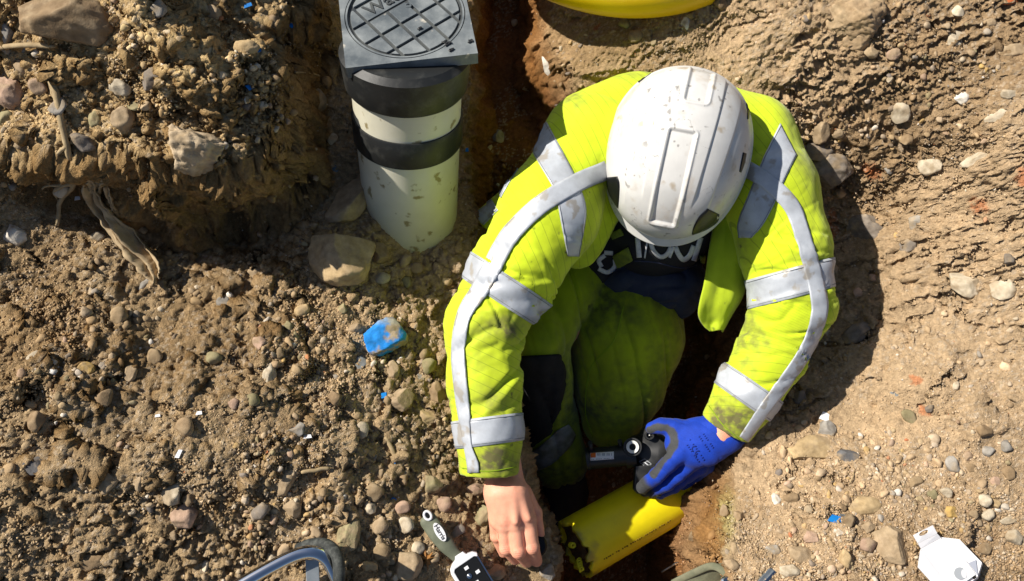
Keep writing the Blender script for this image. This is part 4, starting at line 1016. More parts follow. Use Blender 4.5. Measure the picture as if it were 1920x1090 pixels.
ph = np.r_[np.linspace(.0005, math.pi / 2, nphi), math.pi / 2 + np.linspace(.02, .35, 14)]; th = np.linspace(0, 2 * math.pi, nth, endpoint=False)
PH, TH = np.meshgrid(ph, th, indexing='ij'); a, b, c = hel(PH, TH)
G3 = np.stack([a, b, c], -1); nrm = np.stack([a / AH ** 2, b / BH ** 2, c / HH ** 2], -1); nrm /= np.linalg.norm(nrm, axis=2)[..., None] + 1e-9
fe = hfeat(a, b) * sst(math.pi / 2 + .01, math.pi / 2 - .25, PH) if False else hfeat(a, b) * (1 - sst(1.25, 1.5, PH))
G3 = G3 + nrm * fe[..., None]
edge = G3[-1:]; inner = np.stack([G3[-1] * np.array((.985, .985, 1)) - np.array((0, 0, .003)), G3[-1] * np.array((.955, .955, 1)) - np.array((0, 0, .001)), G3[nphi - 1] * np.array((.965, .965, 1)), G3[nphi - 60] * np.array((.955, .955, .95)), G3[40] * np.array((.95, .95, .96)), G3[0] * np.array((1, 1, .96))])
G3 = np.concatenate([G3, inner]); n_r = len(G3); M3 = np.array([tuple(rt), tuple(fw), tuple(up)])
base_up = -.045
V = G3.reshape(-1, 3) @ M3 + np.array(tuple(O)) + np.array(tuple(up)) * base_up
idh = np.arange(n_r * nth).reshape(n_r, nth); Q = np.stack([idh[:-1], np.roll(idh[:-1], -1, 1), np.roll(idh[1:], -1, 1), idh[1:]], -1).reshape(-1, 4)
ctr = V[:, :]; nn = normals(V, Q)
if (nn[100] @ np.array(tuple(up))) < 0: Q = Q[:, ::-1]
ga, gb = G3[..., 0].ravel(), G3[..., 1].ravel()
# grime: scuffs, fine dark scratches, brown smears in the edge groove
gr = sst(.1, .5, fbm3(V[:, 0] * 30, V[:, 1] * 30, V[:, 2] * 30, 3, 5, .65)) * .35 + .5 * sst(.0, .5, fbm3(V[:, 0] * 18 + 3, V[:, 1] * 18, V[:, 2] * 18, 13, 4)) * np.exp(-((np.abs(ga) - 108 * tH) / (16 * tH)) ** 2) * (gb < .1)
hc = np.array((.60, .59, .565)) * (1 - gr[:, None]) + np.array((.42, .33, .23)) * gr[:, None]
sc_ = np.abs(fbm3(V[:, 0] * 26 + 2, V[:, 1] * 26, V[:, 2] * 26, 33, 4)); scr = (1 - sst(0, .012, sc_)) * sst(.58, .72, noise3(V[:, 0] * 24, V[:, 1] * 24, V[:, 2] * 24, 35))
spots = sst(.80, .86, noise3(V[:, 0] * 140, V[:, 1] * 140, V[:, 2] * 140, 37)) * sst(.5, .7, noise3(V[:, 0] * 18, V[:, 1] * 18, V[:, 2] * 18, 39))
k = np.clip(scr + spots * .8, 0, 1)[:, None]; hc = hc * (1 - k * .75) + np.array((.10, .09, .08)) * k * .75
m_hel = mat('white_helmet_shell', (.95, .95, .95), (1.03, 1.03, 1.03), scale=40, rough=.33, bump=.12, bscale=120, attr='tint', spec=.45, speck=((.42, .36, .28), 22, .66))
helmet = kid('helmet', mesh_np('helmet', V, Q, hc), m_hel, person); HB = bvh_of(V, Q)
m_bplas = mat('black_plastic', (.016, .017, .018), (.03, .03, .03), scale=60, rough=.38, spec=.5)
m_bgloss = mat('glossy_black_plastic', (.006, .0065, .007), rough=.42, spec=.3)
def vent(Lp, Rp, nu=6, nv=16, off=.0012):
    me, _ = drape('vent', Lp, Rp, HB, nu, nv, off, .0012); return kid('vent', me, m_bgloss, helmet)
vent([(1137,333),(1142,362),(1153,382),(1158,390)], [(1158,331),(1162,345),(1161,370),(1159,390)]); vent([(1326,391),(1311,406),(1301,424),(1297,439)], [(1348,402),(1345,416),(1324,431),(1299,440)])
vent([(1196,152),(1215,132),(1236,122)], [(1198,156),(1218,140),(1240,126)], 3, 10); vent([(1394,178),(1400,200),(1401,224)], [(1397,176),(1405,200),(1403,224)], 3, 10); vent([(1393,286),(1389,305),(1386,322)], [(1399,288),(1395,308),(1389,324)], 3, 8)

# ================================================================== GLOVE
glf = Field(*[np.arange(l, h, .0016) for l, h in zip((.34, -.16, -.32), (.68, .14, -.06))])
chain(glf, [(1364,806,-.125,39),(1352,812,-.130,39),(1318,832,-.142,40),(1298,845,-.150,33)], .02, flat=((0, 0, 1), .62))
chain(glf, [(1310,822,-.150,34),(1280,832,-.155,34)], .02, flat=((0, 0, 1), .62))
chain(glf, [(1302,810,-.155,25),(1264,802,-.160,16),(1240,799,-.165,13),(1222,803,-.175,11)], .012)
chain(glf, [(1285,842,-.150,22),(1256,868,-.150,17),(1232,892,-.165,15),(1206,913,-.195,13)], .0035)
chain(glf, [(1298,862,-.160,21),(1272,888,-.172,16.5),(1250,906,-.186,15),(1222,922,-.212,12)], .0035)
chain(glf, [(1310,872,-.180,20),(1288,892,-.205,14),(1262,912,-.222,13),(1238,926,-.238,11)], .0035)
chain(glf, [(1322,872,-.190,18),(1305,892,-.225,12),(1280,908,-.245,11)], .0035)
V, Q = glf.mesh(2); N = normals(V, Q)
kn = fbm3(V[:, 0] * 40, V[:, 1] * 40, V[:, 2] * 40, 3, 2) * .0016; wr = ridge(noise3(V[:, 0] * 30 + V[:, 1] * 40, V[:, 1] * 14, V[:, 2] * 20, 9)) ** 4 * .0016
V = V + N * (kn - wr)[:, None]
gx, gy = proj(V[:, 0], V[:, 1], V[:, 2])
pl = [(1218,806),(1232,800),(1250,803),(1262,815),(1265,832),(1254,850),(1240,868),(1224,890)]
dd = np.full(len(V), 1e9)
for (x0, y0), (x1, y1) in zip(pl[:-1], pl[1:]):
    t = np.clip(((gx - x0) * (x1 - x0) + (gy - y0) * (y1 - y0)) / ((x1 - x0) ** 2 + (y1 - y0) ** 2), 0, 1); dd = np.minimum(dd, np.hypot(gx - x0 - t * (x1 - x0), gy - y0 - t * (y1 - y0)))
coat = 1 - sst(5, 9, dd + 5 * fbm3(V[:, 0] * 60, V[:, 1] * 60, V[:, 2] * 60, 5, 3))
coat = np.maximum(coat, 1 - sst(-8, 5, (gx - 1216) + (gy - 905) * -.55 + 4 * fbm3(V[:, 0] * 80, V[:, 1] * 80, V[:, 2] * 80, 15, 2)))
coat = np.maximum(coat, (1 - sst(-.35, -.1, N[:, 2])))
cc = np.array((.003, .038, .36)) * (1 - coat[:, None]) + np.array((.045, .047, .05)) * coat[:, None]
cc *= (1 + .3 * fbm3(V[:, 0] * 50, V[:, 1] * 50, V[:, 2] * 50, 25, 4))[:, None]
m_glove = mat('knitted_glove', (.9, .9, .9), (1.08, 1.08, 1.08), scale=300, rough=.72, bump=.6, bscale=900, attr='tint', spec=.25, bdist=.0008, sheen=.1)
glove = kid('glove', mesh_np('glove', V, Q, np.clip(cc, .004, .9)), m_glove, person); GB = bvh_of(V, Q)
m_gprint = mat('dark_blue_print', (.004, .018, .17), rough=.8)
ux, uy = .57, .82                 # reading direction of the faded print, down to the right
for row, (x0, y0, n_, st_) in enumerate(((1285,832,11,4.6), (1293,826,10,5.0), (1301,822,0,0), (1310,820,9,4.6), (1318,815,8,4.4))):
    for k in range(n_):
        a_ = x0 + ux * st_ * k; b_ = y0 + uy * st_ * k
        if (k * 7 + row * 3) % 5 == 0: continue
        stroke([(a_, b_), (a_ + .6 + uy * 2.6, b_ - ux * 2.6)], .7, glove, m_gprint, GB, .0012, 1, 3, 'print_mark')
def arc(cx, cy, r_, a0, a1, n=7): return [(cx + r_ * math.cos(math.radians(a0 + (a1 - a0) * i / n)), cy + r_ * math.sin(math.radians(a0 + (a1 - a0) * i / n))) for i in range(n + 1)]
stroke(arc(1303, 842, 5.5, 300, 120), 1, glove, m_gprint, GB, .0012, 1, 10, 'letter'); stroke(arc(1309, 851, 5.5, 300, 120), 1, glove, m_gprint, GB, .0012, 1, 10, 'letter'); stroke([(1308,850),(1304,853)], .9, glove, m_gprint, GB, .0012, 1, 4, 'letter')

# ================================================================== FITTING HELD IN THE GLOVE
fit = thing('pipe_fitting', 'black plastic branch fitting with white hex plug held by the blue glove', 'pipe fitting', P(1190, 860, -.25))
def seg_px(a, b, z0, z1): return P(a[0], a[1], z0), P(b[0], b[1], z1)
p0, p1 = seg_px((1100, 861), (1178, 853), -.255, -.235); rr = 21 * T(1140, 857, -.24)
kid('spigot', lathe('spigot', p0, p1 - p0, [(rr * .78, 0), (rr, 0), (rr, .006), (rr * .93, .008), (rr * .93, (p1 - p0).length), (rr * .78, (p1 - p0).length)], 40), m_bplas, fit)
kid('collar', lathe('collar', p1 - (p1 - p0).normalized() * .006, p1 - p0, [(0, 0), (rr * 1.12, 0), (rr * 1.12, .022), (0, .022)], 40), m_bplas, fit)
vw = (CAM - P(1186, 838, -.21)).normalized()
c0 = P(1188, 842, -.30); t0 = T(1186, 838, -.21)
kid('socket', lathe('socket', c0, P(1186, 838, -.19) - c0, [(0, 0), (17.5 * t0, 0), (17.5 * t0, .098), (16.5 * t0, .104), (14.2 * t0, .104), (13.6 * t0, .098), (0, .098)], 48), m_bplas, fit)
m_zinc = mat('pale_metal_plug', (.82, .82, .78), (.6, .6, .56), scale=60, rough=.35, spec=.6)
hexh = 6.2 * t0; ct = c0 + (P(1186, 838, -.19) - c0).normalized() * .0985; plug = kid('plug', lathe('plug', ct, P(1186, 838, -.19) - c0, [(hexh, 0), (12 * t0, 0), (12.2 * t0, .004), (11.5 * t0, .0058), (9.5 * t0, .006), (hexh * 1.1, .0045), (hexh, .004)], 48), m_zinc, fit)
x_, y_, d_ = frame(P(1186, 838, -.19) - c0); kid('hex_recess', prism('hex_recess', [ct + d_ * .0025 + (x_ * math.cos(k * math.pi / 3) + y_ * math.sin(k * math.pi / 3)) * hexh * 1.06 for k in range(6)], -d_ * .002), m_bgloss, plug)
def port(px, py, z, r_, h, nm='terminal_port'):
    t = T(px, py, z); top = P(px, py, z); ax = (CAM - top).normalized() * .4 + Vector((-.1, .1, .9)); ax.normalize()
    o = kid(nm, lathe(nm, top - ax * h, ax, [(0, 0), (r_ * t, 0), (r_ * t, h), (r_ * t * .72, h), (r_ * t * .66, h - .012), (0, h - .012)], 28), m_bplas, fit)
    kid('pin', lathe('pin', top - ax * .012, ax, [(0, 0), (.0013, 0), (.0013, .009), (0, .0095)], 10), m_zinc, o)
port(1218, 816, -.20, 8.5, .05); port(1211, 903, -.20, 7.5, .03)
for px, py in ((1107, 838), (1163, 835)):
    b0 = P(px + 3, py + 12, -.25); kid('stub', tube('stub', [b0, P(px - 1, py - 8, -.215)], 4.4 * T(px, py, -.23), 14), m_bplas, fit)
# saddle body: a half shell hugging the yellow main, with a rounded housing
sf2 = Field(*[np.arange(l, h, .002) for l, h in zip((.32, -.16, -.33), (.60, .14, -.15))])
chain(sf2, [(1200,845,-.26,30),(1235,850,-.25,34)], .01); chain(sf2, [(1222,820,-.24,24),(1250,835,-.24,26)], .01); chain(sf2, [(1215,880,-.245,24),(1240,905,-.25,20)], .012)
chain(sf2, [(1212,893,-.235,17),(1212,918,-.24,15)], .008, flat=((0, 0, 1), .45))
V, Q = sf2.mesh(2); kid('housing', mesh_np('housing', V, Q), m_bplas, fit); FB = bvh_of(V, Q)
lo = [P(1192,874,-.214), P(1228,872,-.210), P(1252,900,-.212), P(1240,932,-.22), P(1196,926,-.222), P(1189,918,-.220)]
kid('saddle_plate', prism('saddle_plate', lo, (0, 0, -.018), .003), m_bplas, fit)
m_ivory = mat('white_label', (.85, .85, .85), rough=.5); m_orange = mat('orange_label', (.75, .16, .02), rough=.5); m_lgrey = mat('grey_label', (.36, .38, .40), rough=.4); m_ink = mat('black_ink', (.02, .02, .025), rough=.6)
me_s = bpy.data.meshes.new('tmp'); sp = [o for o in fit.children if o.name.startswith('spigot')][0]
spb = BVHTree.FromPolygons([tuple(v.co) for v in sp.data.vertices], [tuple(p.vertices) for p in sp.data.polygons])
me, _ = drape('sticker', [(1107,850),(1151,847)], [(1107,864),(1151,861)], spb, 8, 14, .0008, .0006); stk = kid('sticker', me, m_ivory, fit)
me, _ = drape('orange_patch', [(1107.5,850.5),(1117,849.6)], [(1107.5,858.5),(1117,858)], spb, 3, 5, .0013, .0004); kid('orange_patch', me, m_orange, stk)
for k in range(13):
    if k % 4 != 3: me, _ = drape('bar', [(1120 + k * 2.2, 850.5), (1121.2 + k * 2.2, 850.4)], [(1120 + k * 2.2, 855.0), (1121.2 + k * 2.2, 854.9)], spb, 1, 2, .0013, .0004); kid('bar', me, m_lgrey, stk)
for k in range(14):
    if k % 5 != 2: me, _ = drape('print_mark', [(1109 + k * 2.9, 861.0 - k * .18), (1110.8 + k * 2.9, 860.9 - k * .18)], [(1109 + k * 2.9, 862.4 - k * .18), (1110.8 + k * 2.9, 862.3 - k * .18)], spb, 1, 2, .0013, .0004); kid('print_mark', me, m_lgrey, stk)
me, _ = drape('sticker', [(1197,866),(1209,860)], [(1211,877),(1223,871)], FB, 6, 6, .0016, .0008); s2 = kid('sticker', me, m_lgrey, fit)
for Lp, Rp in (([(1200,866.5),(1209,862)], [(1204,869.8),(1213,865.3)]), ([(1205,870.5),(1208.5,868.7)], [(1210.5,875),(1214,873.2)]), ([(1210.5,867.7),(1214,866)], [(1216,872.2),(1219.5,870.4)])):
    me, _ = drape('print_mark', Lp, Rp, FB, 2, 3, .0024, .0005); kid('print_mark', me, m_ink, s2)

# ================================================================== YELLOW GAS MAIN
m_yel = mat('yellow_pipe_plastic', (.78, .62, .006), (.62, .48, .01), scale=30, rough=.38, bump=.15, bscale=60, spec=.45, speck=((.35, .27, .06), 70, .68))
# long scrape marks run along the pipe
main = thing('yellow_pipe', 'cut yellow plastic gas main lying at the bottom of the hole', 'pipe', P(1168, 978, -.38))
A = P(1070, 1034, -.26); B = P(1272, 918, -.33); ax = (B - A); L = ax.length; rp = 54 * T(1168, 978, -.35); A = A - ax.normalized() * .0; x_, y_, d_ = frame(ax)
seg, rings = 128, 60; v = []; f = []; tt = []
def jag(a): return .012 * noise3(np.array([a * 6.]), np.array([1.]), np.array([2.]), 3)[0] + .010 * noise3(np.array([a * 19.]), np.array([1.]), np.array([5.]), 4)[0]
for layer, rad in ((0, rp), (1, rp - .009)):
    for i in range(rings + 1):
        for k in range(seg):
            a = 2 * math.pi * k / seg; s_ = i / rings; h = L * s_ + (1 - s_) ** 6 * jag(math.cos(a) + 2 * math.sin(a))
            rr2 = rad - (.003 if layer == 0 else -.001) * sst(.97, 1.0, s_); p = A + d_ * h + (x_ * math.cos(a) + y_ * math.sin(a)) * rr2; v.append(tuple(p)); tt.append(s_)
n1 = (rings + 1) * seg
for i in range(rings):
    for k in range(seg):
        k2 = (k + 1) % seg; f.append((i * seg + k, i * seg + k2, (i + 1) * seg + k2, (i + 1) * seg + k)); f.append((n1 + i * seg + k, n1 + (i + 1) * seg + k, n1 + (i + 1) * seg + k2, n1 + i * seg + k2))
for i in (0, rings):
    for k in range(seg): k2 = (k + 1) % seg; q = (i * seg + k, n1 + i * seg + k, n1 + i * seg + k2, i * seg + k2); f.append(q if i == 0 else q[::-1])
V = np.array(v); Qf = np.array(f); yl = np.tile(np.array((.88, .74, .008)), (len(V), 1)); lc = (V - np.array(tuple(A))) @ np.array(tuple(d_)); ang = np.arctan2((V - np.array(tuple(A))) @ np.array(tuple(y_)), (V - np.array(tuple(A))) @ np.array(tuple(x_)))
scp = fbm3(ang * 6, lc * 4, ang * 0, 5, 3); yl = yl * (1 + .08 * scp)[:, None]
mud = sst(.0, .12, .035 + .022 * fbm3(V[:, 0] * 60, V[:, 1] * 60, V[:, 2] * 60, 6, 4) * 2.2 - lc); mud = np.maximum(mud, .65 * sst(.1, .45, fbm3(V[:, 0] * 25, V[:, 1] * 25, V[:, 2] * 25, 8, 4)) * (1 - sst(.05, .11, lc)))
yl = yl * (1 - mud[:, None]) + np.array((.20, .14, .07)) * mud[:, None]
m_yel2 = mat('yellow_main_plastic', (.95, .95, .95), (1.03, 1.03, 1.03), scale=40, rough=.4, bump=.1, bscale=60, spec=.45, attr='tint')
kid('wall', mesh_np('pipe_wall', V, Qf, yl), m_yel2, main); YB = bvh_of(V, Qf)
pv = []; pf = []
for i in range(9):
    for k in range(40):
        a = 2 * math.pi * k / 40; r_ = (rp - .008) * i / 8; q = A + x_ * (math.cos(a) * r_) + y_ * (math.sin(a) * r_); h = .020 + .016 * float(fbm3(np.array([q.x * 60]), np.array([q.y * 60]), np.array([q.z * 60]), 9, 3)[0]); pv.append(tuple(q + d_ * h))
for i in range(8):
    for k in range(40): k2 = (k + 1) % 40; pf.append((i * 40 + k, (i + 1) * 40 + k, (i + 1) * 40 + k2, i * 40 + k2))
kid('mud_plug', mesh_np('mud_plug', np.array(pv), np.array(pf), np.tile(np.array((.24, .16, .08)), (len(pv), 1))), m_soil, main)
# faded print line along the side of the main
for k in range(34):
    if k % 7 == 5 or k % 11 == 8: continue
    t_ = k / 34; bx, by = 1132 + 130 * t_, 1049 - 76 * t_
    stroke([(bx, by), (bx + 2.2 + (k % 3) * .5, by - 1.5 + (k % 2))], .8 + .4 * (k % 2), main, m_ink if False else mat_print if 'mat_print' in globals() else globals().setdefault('mat_print', mat('brown_pipe_print', (.20, .13, .01), rough=.7)), YB, .0008, 1, 3, 'print_mark')
m_curl = mat('bright_yellow_swarf', (.80, .72, .02), rough=.45)
for nme, lab, (cx, cy), sd_ in (('plastic_shaving', 'bright yellow curl of plastic swarf left of the gas main', (1070, 1022), 3), ('plastic_shaving', 'yellow swarf ribbon hanging below the ragged pipe end', (1085, 1050), 5)):
    r2 = random.Random(sd_); base = G(cx, cy); base = Vector((base.x, base.y, max(base.z, -.34))) ; bpos = P(cx, cy, -.23); pts = []
    for k in range(40): a = k * .75; pts.append(bpos + Vector((math.cos(a) * .0045 + r2.uniform(-.001, .001), math.sin(a) * .0045, k * .0003)) + Vector((.0001 * k, -.0005 * k * (sd_ == 5), 0)))
    tag(obj(nme, tube('swarf', pts, .0013, 5, flat=(1.8, .4)), m_curl), lab, 'plastic shaving')

# ================================================================== RISER WITH COVER
m_cream = mat('cream_pipe_plastic', (.66, .63, .50), (.58, .55, .42), scale=9, rough=.35, spec=.4, speck=((.28, .23, .12), 30, .625))
m_rub = mat('dirty_black_rubber', (.014, .015, .015), (.05, .05, .045), scale=35, rough=.5, bump=.3, bscale=80, lo=.5, hi=.75, spec=.4)
m_lid = mat('weathered_black_cover', (.085, .10, .11), (.27, .29, .29), scale=16, rough=.5, bump=.3, bscale=180, lo=.35, hi=.72, speck=((.50, .46, .38), 26, .66))
m_lidd = mat('cover_edge', (.03, .035, .04), (.08, .085, .08), scale=30, rough=.55)
RA = P(766, 264, .028); RB = P(772, 440, -.19); rax = (RA - RB).normalized(); RW = 95.5 * T(766, 264, .028)
riser = thing('access_chamber', 'cream riser pipe with black bands and square black cover', 'access chamber', RB)
kid('pipe', lathe('riser_pipe', RA - rax * .50, rax, [(RW * .90, 0), (RW * .95, 0), (RW, .48), (RW * 1.02, .66), (RW * .93, .66)], 96), m_cream, riser)
kid('band', lathe('band', RA + rax * .010, rax, [(RW * .98, 0), (RW * 1.04, .0), (RW * 1.055, .003), (RW * 1.055, .054), (RW * 1.04, .058), (RW * .98, .058)], 96), m_rub, riser)
kid('adaptor', lathe('adaptor', RA + rax * .128, rax, [(RW * .9, 0), (RW * 1.08, 0), (RW * 1.12, .006), (RW * 1.15, .04), (RW * 1.17, .066), (RW * 1.05, .075), (0, .075)], 96), m_rub, riser)
ZL = .25
a3, b3 = P(648, 128, ZL), P(896, 100, ZL); uu = (b3 - a3).normalized(); W_ = (b3 - a3).length; vv = Vector((-uu.y, uu.x, 0)); til = math.radians(16); vv = (vv * math.cos(til) - Vector((0, 0, 1)) * math.sin(til)).normalized(); ww_ = uu.cross(vv).normalized()
cen = a3 + uu * W_ / 2 + vv * W_ / 2
def LP(a, b, c=0): return cen + uu * a + vv * b + ww_ * c
hw = W_ / 2; rc = 116 * T(757, 40, ZL)
def plate_hole(name, hw, r0, z0, z1, n=96):
    bm = bmesh.new(); o = []; inn = []
    for z in (z0, z1):
        ro = []; ri = []
        for k in range(n):
            a = 2 * math.pi * k / n; c_, s_ = math.cos(a), math.sin(a); m_ = max(abs(c_), abs(s_)); ro.append(bm.verts.new(LP(hw * c_ / m_, hw * s_ / m_, z))); ri.append(bm.verts.new(LP(r0 * c_, r0 * s_, z)))
        o.append(ro); inn.append(ri)
    for k in range(n):
        k2 = (k + 1) % n
        bm.faces.new((o[0][k], o[0][k2], inn[0][k2], inn[0][k])); bm.faces.new((o[1][k], inn[1][k], inn[1][k2], o[1][k2])); bm.faces.new((o[0][k], o[1][k], o[1][k2], o[0][k2])); bm.faces.new((inn[0][k], inn[0][k2], inn[1][k2], inn[1][k]))
    return bm_mesh(name, bm)
kid('cover_frame', plate_hole('cover_frame', hw, rc, 0, -.024), m_lid, riser)
kid('frame_skirt', lathe('frame_skirt', LP(0, 0, -.075), ww_, [(0, 0), (hw * .86, 0), (hw * .93, .05), (hw * .93, .0505), (0, .0505)], 64), m_rub, riser)
lid = kid('lid', lathe('lid', LP(0, 0, -.012), ww_, [(0, 0), (rc * .985, 0), (rc * .985, .0105), (rc * .955, .0115), (rc * .945, .0095), (rc * .93, .0095), (rc * .92, .0075), (0, .0075)], 96), m_lidd, riser)
kid('rim_ring', lathe('rim_ring', LP(0, 0, -.0038), ww_, [(rc * .955, 0), (rc * .985, 0), (rc * .985, .004), (rc * .955, .004)], 96), m_lid, lid)
# raised pads in a diagonal grid inside the circle
ga_ = math.radians(31); g1 = uu * math.cos(ga_) + vv * math.sin(ga_); g2 = ww_.cross(g1)
cell = 45.5 * T(757, 60, ZL); gap = cell * .15; rl_ = rc * .90
def clip_circle(poly, r):
    out = []; n = len(poly)
    for i in range(n):
        p, q = poly[i], poly[(i + 1) % n]; pin, qin = math.hypot(*p) <= r, math.hypot(*q) <= r
        if pin: out.append(p)
        if pin != qin:
            lo, hi = 0., 1.
            for _ in range(30):
                m_ = (lo + hi) / 2; c_ = (p[0] + (q[0] - p[0]) * m_, p[1] + (q[1] - p[1]) * m_)
                if (math.hypot(*c_) <= r) == pin: lo = m_
                else: hi = m_
            out.append(c_)
    res = []
    for i in range(len(out)):   # follow the rim between two points that lie on it
        p, q = out[i], out[(i + 1) % len(out)]; res.append(p)
        if abs(math.hypot(*p) - r) < 1e-5 and abs(math.hypot(*q) - r) < 1e-5:
            a, b = math.atan2(p[1], p[0]), math.atan2(q[1], q[0]); dl = (b - a + math.pi) % (2 * math.pi) - math.pi
            for k in range(1, 5): res.append((r * math.cos(a + dl * k / 5), r * math.sin(a + dl * k / 5)))
    return res
jc = -.0045 + .0 
x0g = 0.5
for i in range(-4, 5):
    for j in range(-4, 5):
        if j in (1,) and -1 <= i <= 1: continue         # smooth nameplate strip
        x1, x2 = (i - x0g) * cell + gap / 2, (i + 1 - x0g) * cell - gap / 2; y1, y2 = (j - .35) * cell + gap / 2, (j + 1 - .35) * cell - gap / 2
        if min(math.hypot(x, y) for x in (x1, x2, (x1 + x2) / 2) for y in (y1, y2, (y1 + y2) / 2)) > rl_ * .96: continue
        poly = [(x1, y1), (x2, y1), (x2, y2), (x1, y2)]
        c2 = clip_circle(poly, rl_)
        if len(c2) < 3: continue
        ar = abs(sum(c2[k][0] * c2[(k + 1) % len(c2)][1] - c2[(k + 1) % len(c2)][0] * c2[k][1] for k in range(len(c2)))) / 2
        if ar < 3e-5: continue
        ps = [LP(0, 0, -.0006) + g1 * a + g2 * b for a, b in c2]
        try: kid('tread_pad', prism('tread_pad', ps, ww_ * -.0042, .0009), m_lid, lid)
        except Exception: pass
x1, x2 = (-1 - x0g) * cell + gap / 2, (2 - x0g) * cell - gap / 2; y1, y2 = (1 - .35) * cell + gap / 2, (2 - .35) * cell - gap / 2
kid('name_strip', prism('name_strip', [LP(0, 0, -.0022) + g1 * a + g2 * b for a, b in ((x1, y1), (x2, y1), (x2, y2), (x1, y2))], ww_ * -.003, .0006), m_lid, lid)
def text_mesh(body, size, extr, org, xd, yd, name='lettering', m=None, parent=None, bold=0, align='CENTER'):
    cu = bpy.data.curves.new(name, 'FONT'); cu.body = body; cu.size = size; cu.extrude = extr; cu.align_x = align; cu.align_y = 'CENTER'; cu.offset = bold; cu.resolution_u = 3
    o = bpy.data.objects.new('tmp_text', cu); COL.objects.link(o); dg = bpy.context.evaluated_depsgraph_get(); me = bpy.data.meshes.new_from_object(o.evaluated_get(dg)); bpy.data.objects.remove(o)
    zd = xd.cross(yd).normalized(); M = Matrix((xd, yd, zd)).transposed().to_4x4(); M.translation = org; me.transform(M); me.name = name; me.materials.clear()
    return kid(name, me, m, parent)
text_mesh('Water', .037, .0009, LP(0, 0, -.0012) + g1 * ((x1 + x2) / 2) + g2 * ((y1 + y2) / 2), g1, g2, m=m_lidd, parent=lid, bold=.0004)
kid('lift_boss', lathe('lift_boss', LP(0, 0, -.004) + g1 * (.42 * cell) + g2 * (-.33 * cell) * -1, ww_, [(0, 0), (.006, 0), (.006, .004), (.0035, .0042), (.0035, .002), (0, .002)], 20), m_lid, lid)
for k, (px, py, s_) in enumerate(((840, 77, 4), (846, 92, 3), (882, 72, 3), (832, 72, 2.5), (785, 37, 2.5))):   # dry bits of rubber swarf left on the cover
    p = P(px, py, ZL); p = p - ww_ * ((p - cen).dot(ww_)) + ww_ * .002; 
    pts = [p + uu * (s_ * .0016 * math.cos(q_ * 1.9 + k)) + vv * (s_ * .0012 * math.sin(q_ * 2.4 + k)) for q_ in range(7)]
    tag(obj('rubber_crumb', tube('crumb', cr(pts, 3), .0011, 6), m_bplas), ('black rubber crumb on the cover beside the lid rim', 'round black crumb on the cover corner below the rim', 'curled black thread at the right edge of the cover', 'thin black curl on the lid pads near the rim', 'small black crumb in the lid groove near its centre')[k], 'rubber crumb')

# ================================================================== YELLOW COIL AT THE TOP
m_coil = mat('glossy_yellow_hose', (.85, .56, .004), (.80, .50, .004), scale=8, rough=.32, spec=.5)
zc_ = .03; tcl = T(1182, 0, zc_); Rc, rt_ = 350 * tcl, 44 * tcl; cc_ = P(1182, 24, zc_) + Vector((0, Rc + rt_ * .9, 0))
v = []; f = []; n1_, n2_ = 200, 28
for i in range(n1_):
    a = 2 * math.pi * i / n1_
    for j in range(n2_):
        b = 2 * math.pi * j / n2_; r_ = Rc + rt_ * math.cos(b); v.append((cc_.x + r_ * math.cos(a), cc_.y + r_ * math.sin(a), zc_ + rt_ * math.sin(b)))
for i in range(n1_):
    for j in range(n2_): i2, j2 = (i + 1) % n1_, (j + 1) % n2_; f.append((i * n2_ + j, i2 * n2_ + j, i2 * n2_ + j2, i * n2_ + j2))
tag(obj('pipe_coil', mesh_np('pipe_coil', np.array(v), np.array(f)), m_coil), 'glossy yellow coiled pipe at the top edge of the photo', 'pipe coil')

# ================================================================== SCRAPER
scr_ = thing('scraper', 'hand scraper with grey green handle and white and black head', 'scraper', G(830, 1010))
gz = -.035
m_hand = mat('grey_green_handle_rubber', (.115, .125, .085), (.15, .16, .11), scale=60, rough=.6, bump=.2, bscale=300); m_wpl = mat('white_plastic', (.74, .74, .76), (.66, .66, .67), scale=30, rough=.35, spec=.5)
tS = T(830, 1000, gz)
hp = [(797,967,.0),(806,980,0),(818,997,.002),(830,1013,.002),(842,1028,0),(853,1040,-.002),(862,1047,-.004)]
kid('handle', tube('handle', cr([P(a, b, gz + c) for a, b, c in hp], 6), [r_ * tS for r_ in np.interp(np.linspace(0, 1, 37), [0, .04, .1, .35, .6, .8, 1], [9, 14, 16.5, 17, 15.5, 11.5, 11])], 24, flat=(1, .55)), m_hand, scr_)
def ellip(cx, cy, ra, rb, ang, z, n=28): return [P(cx, cy, z) + Vector(((ra * math.cos(t_) * math.cos(ang) - rb * math.sin(t_) * math.sin(ang)) * tS, -(ra * math.cos(t_) * math.sin(ang) + rb * math.sin(t_) * math.cos(ang)) * tS, 0)) for t_ in [2 * math.pi * k / n for k in range(n)]]
an = math.radians(57)
rp_ = ellip(802, 967, 8.2, 6.2, an, gz + 9.2 * tS); kid('eyelet', tube('eyelet', rp_ + rp_[:1], 2.6 * tS, 8), m_wpl, scr_)
kid('eyelet_hole', prism('eyelet_hole', ellip(802, 967, 6.2, 4.4, an, gz + 9.6 * tS), (0, 0, -.001)), m_bgloss, scr_)
badge = kid('badge', prism('badge', ellip(824.5, 998, 19, 8, an, gz + 13.5 * tS), (0, 0, -.005), .0004), m_wpl, scr_)
xd = Vector((math.cos(an), -math.sin(an), 0)); yd = Vector((math.sin(an), math.cos(an), 0))
text_mesh('Harris', 12 * tS, .0002, P(824.5, 998, gz + 13.5 * tS) + Vector((0, 0, .0006)), xd, yd, m=m_ink, parent=badge, bold=.0001)
hx = lambda a, b: P(868, 1052, gz) + xd * (a * tS) + yd * (b * tS) + Vector((0, 0, .004))     # a along the tool, b to its right side
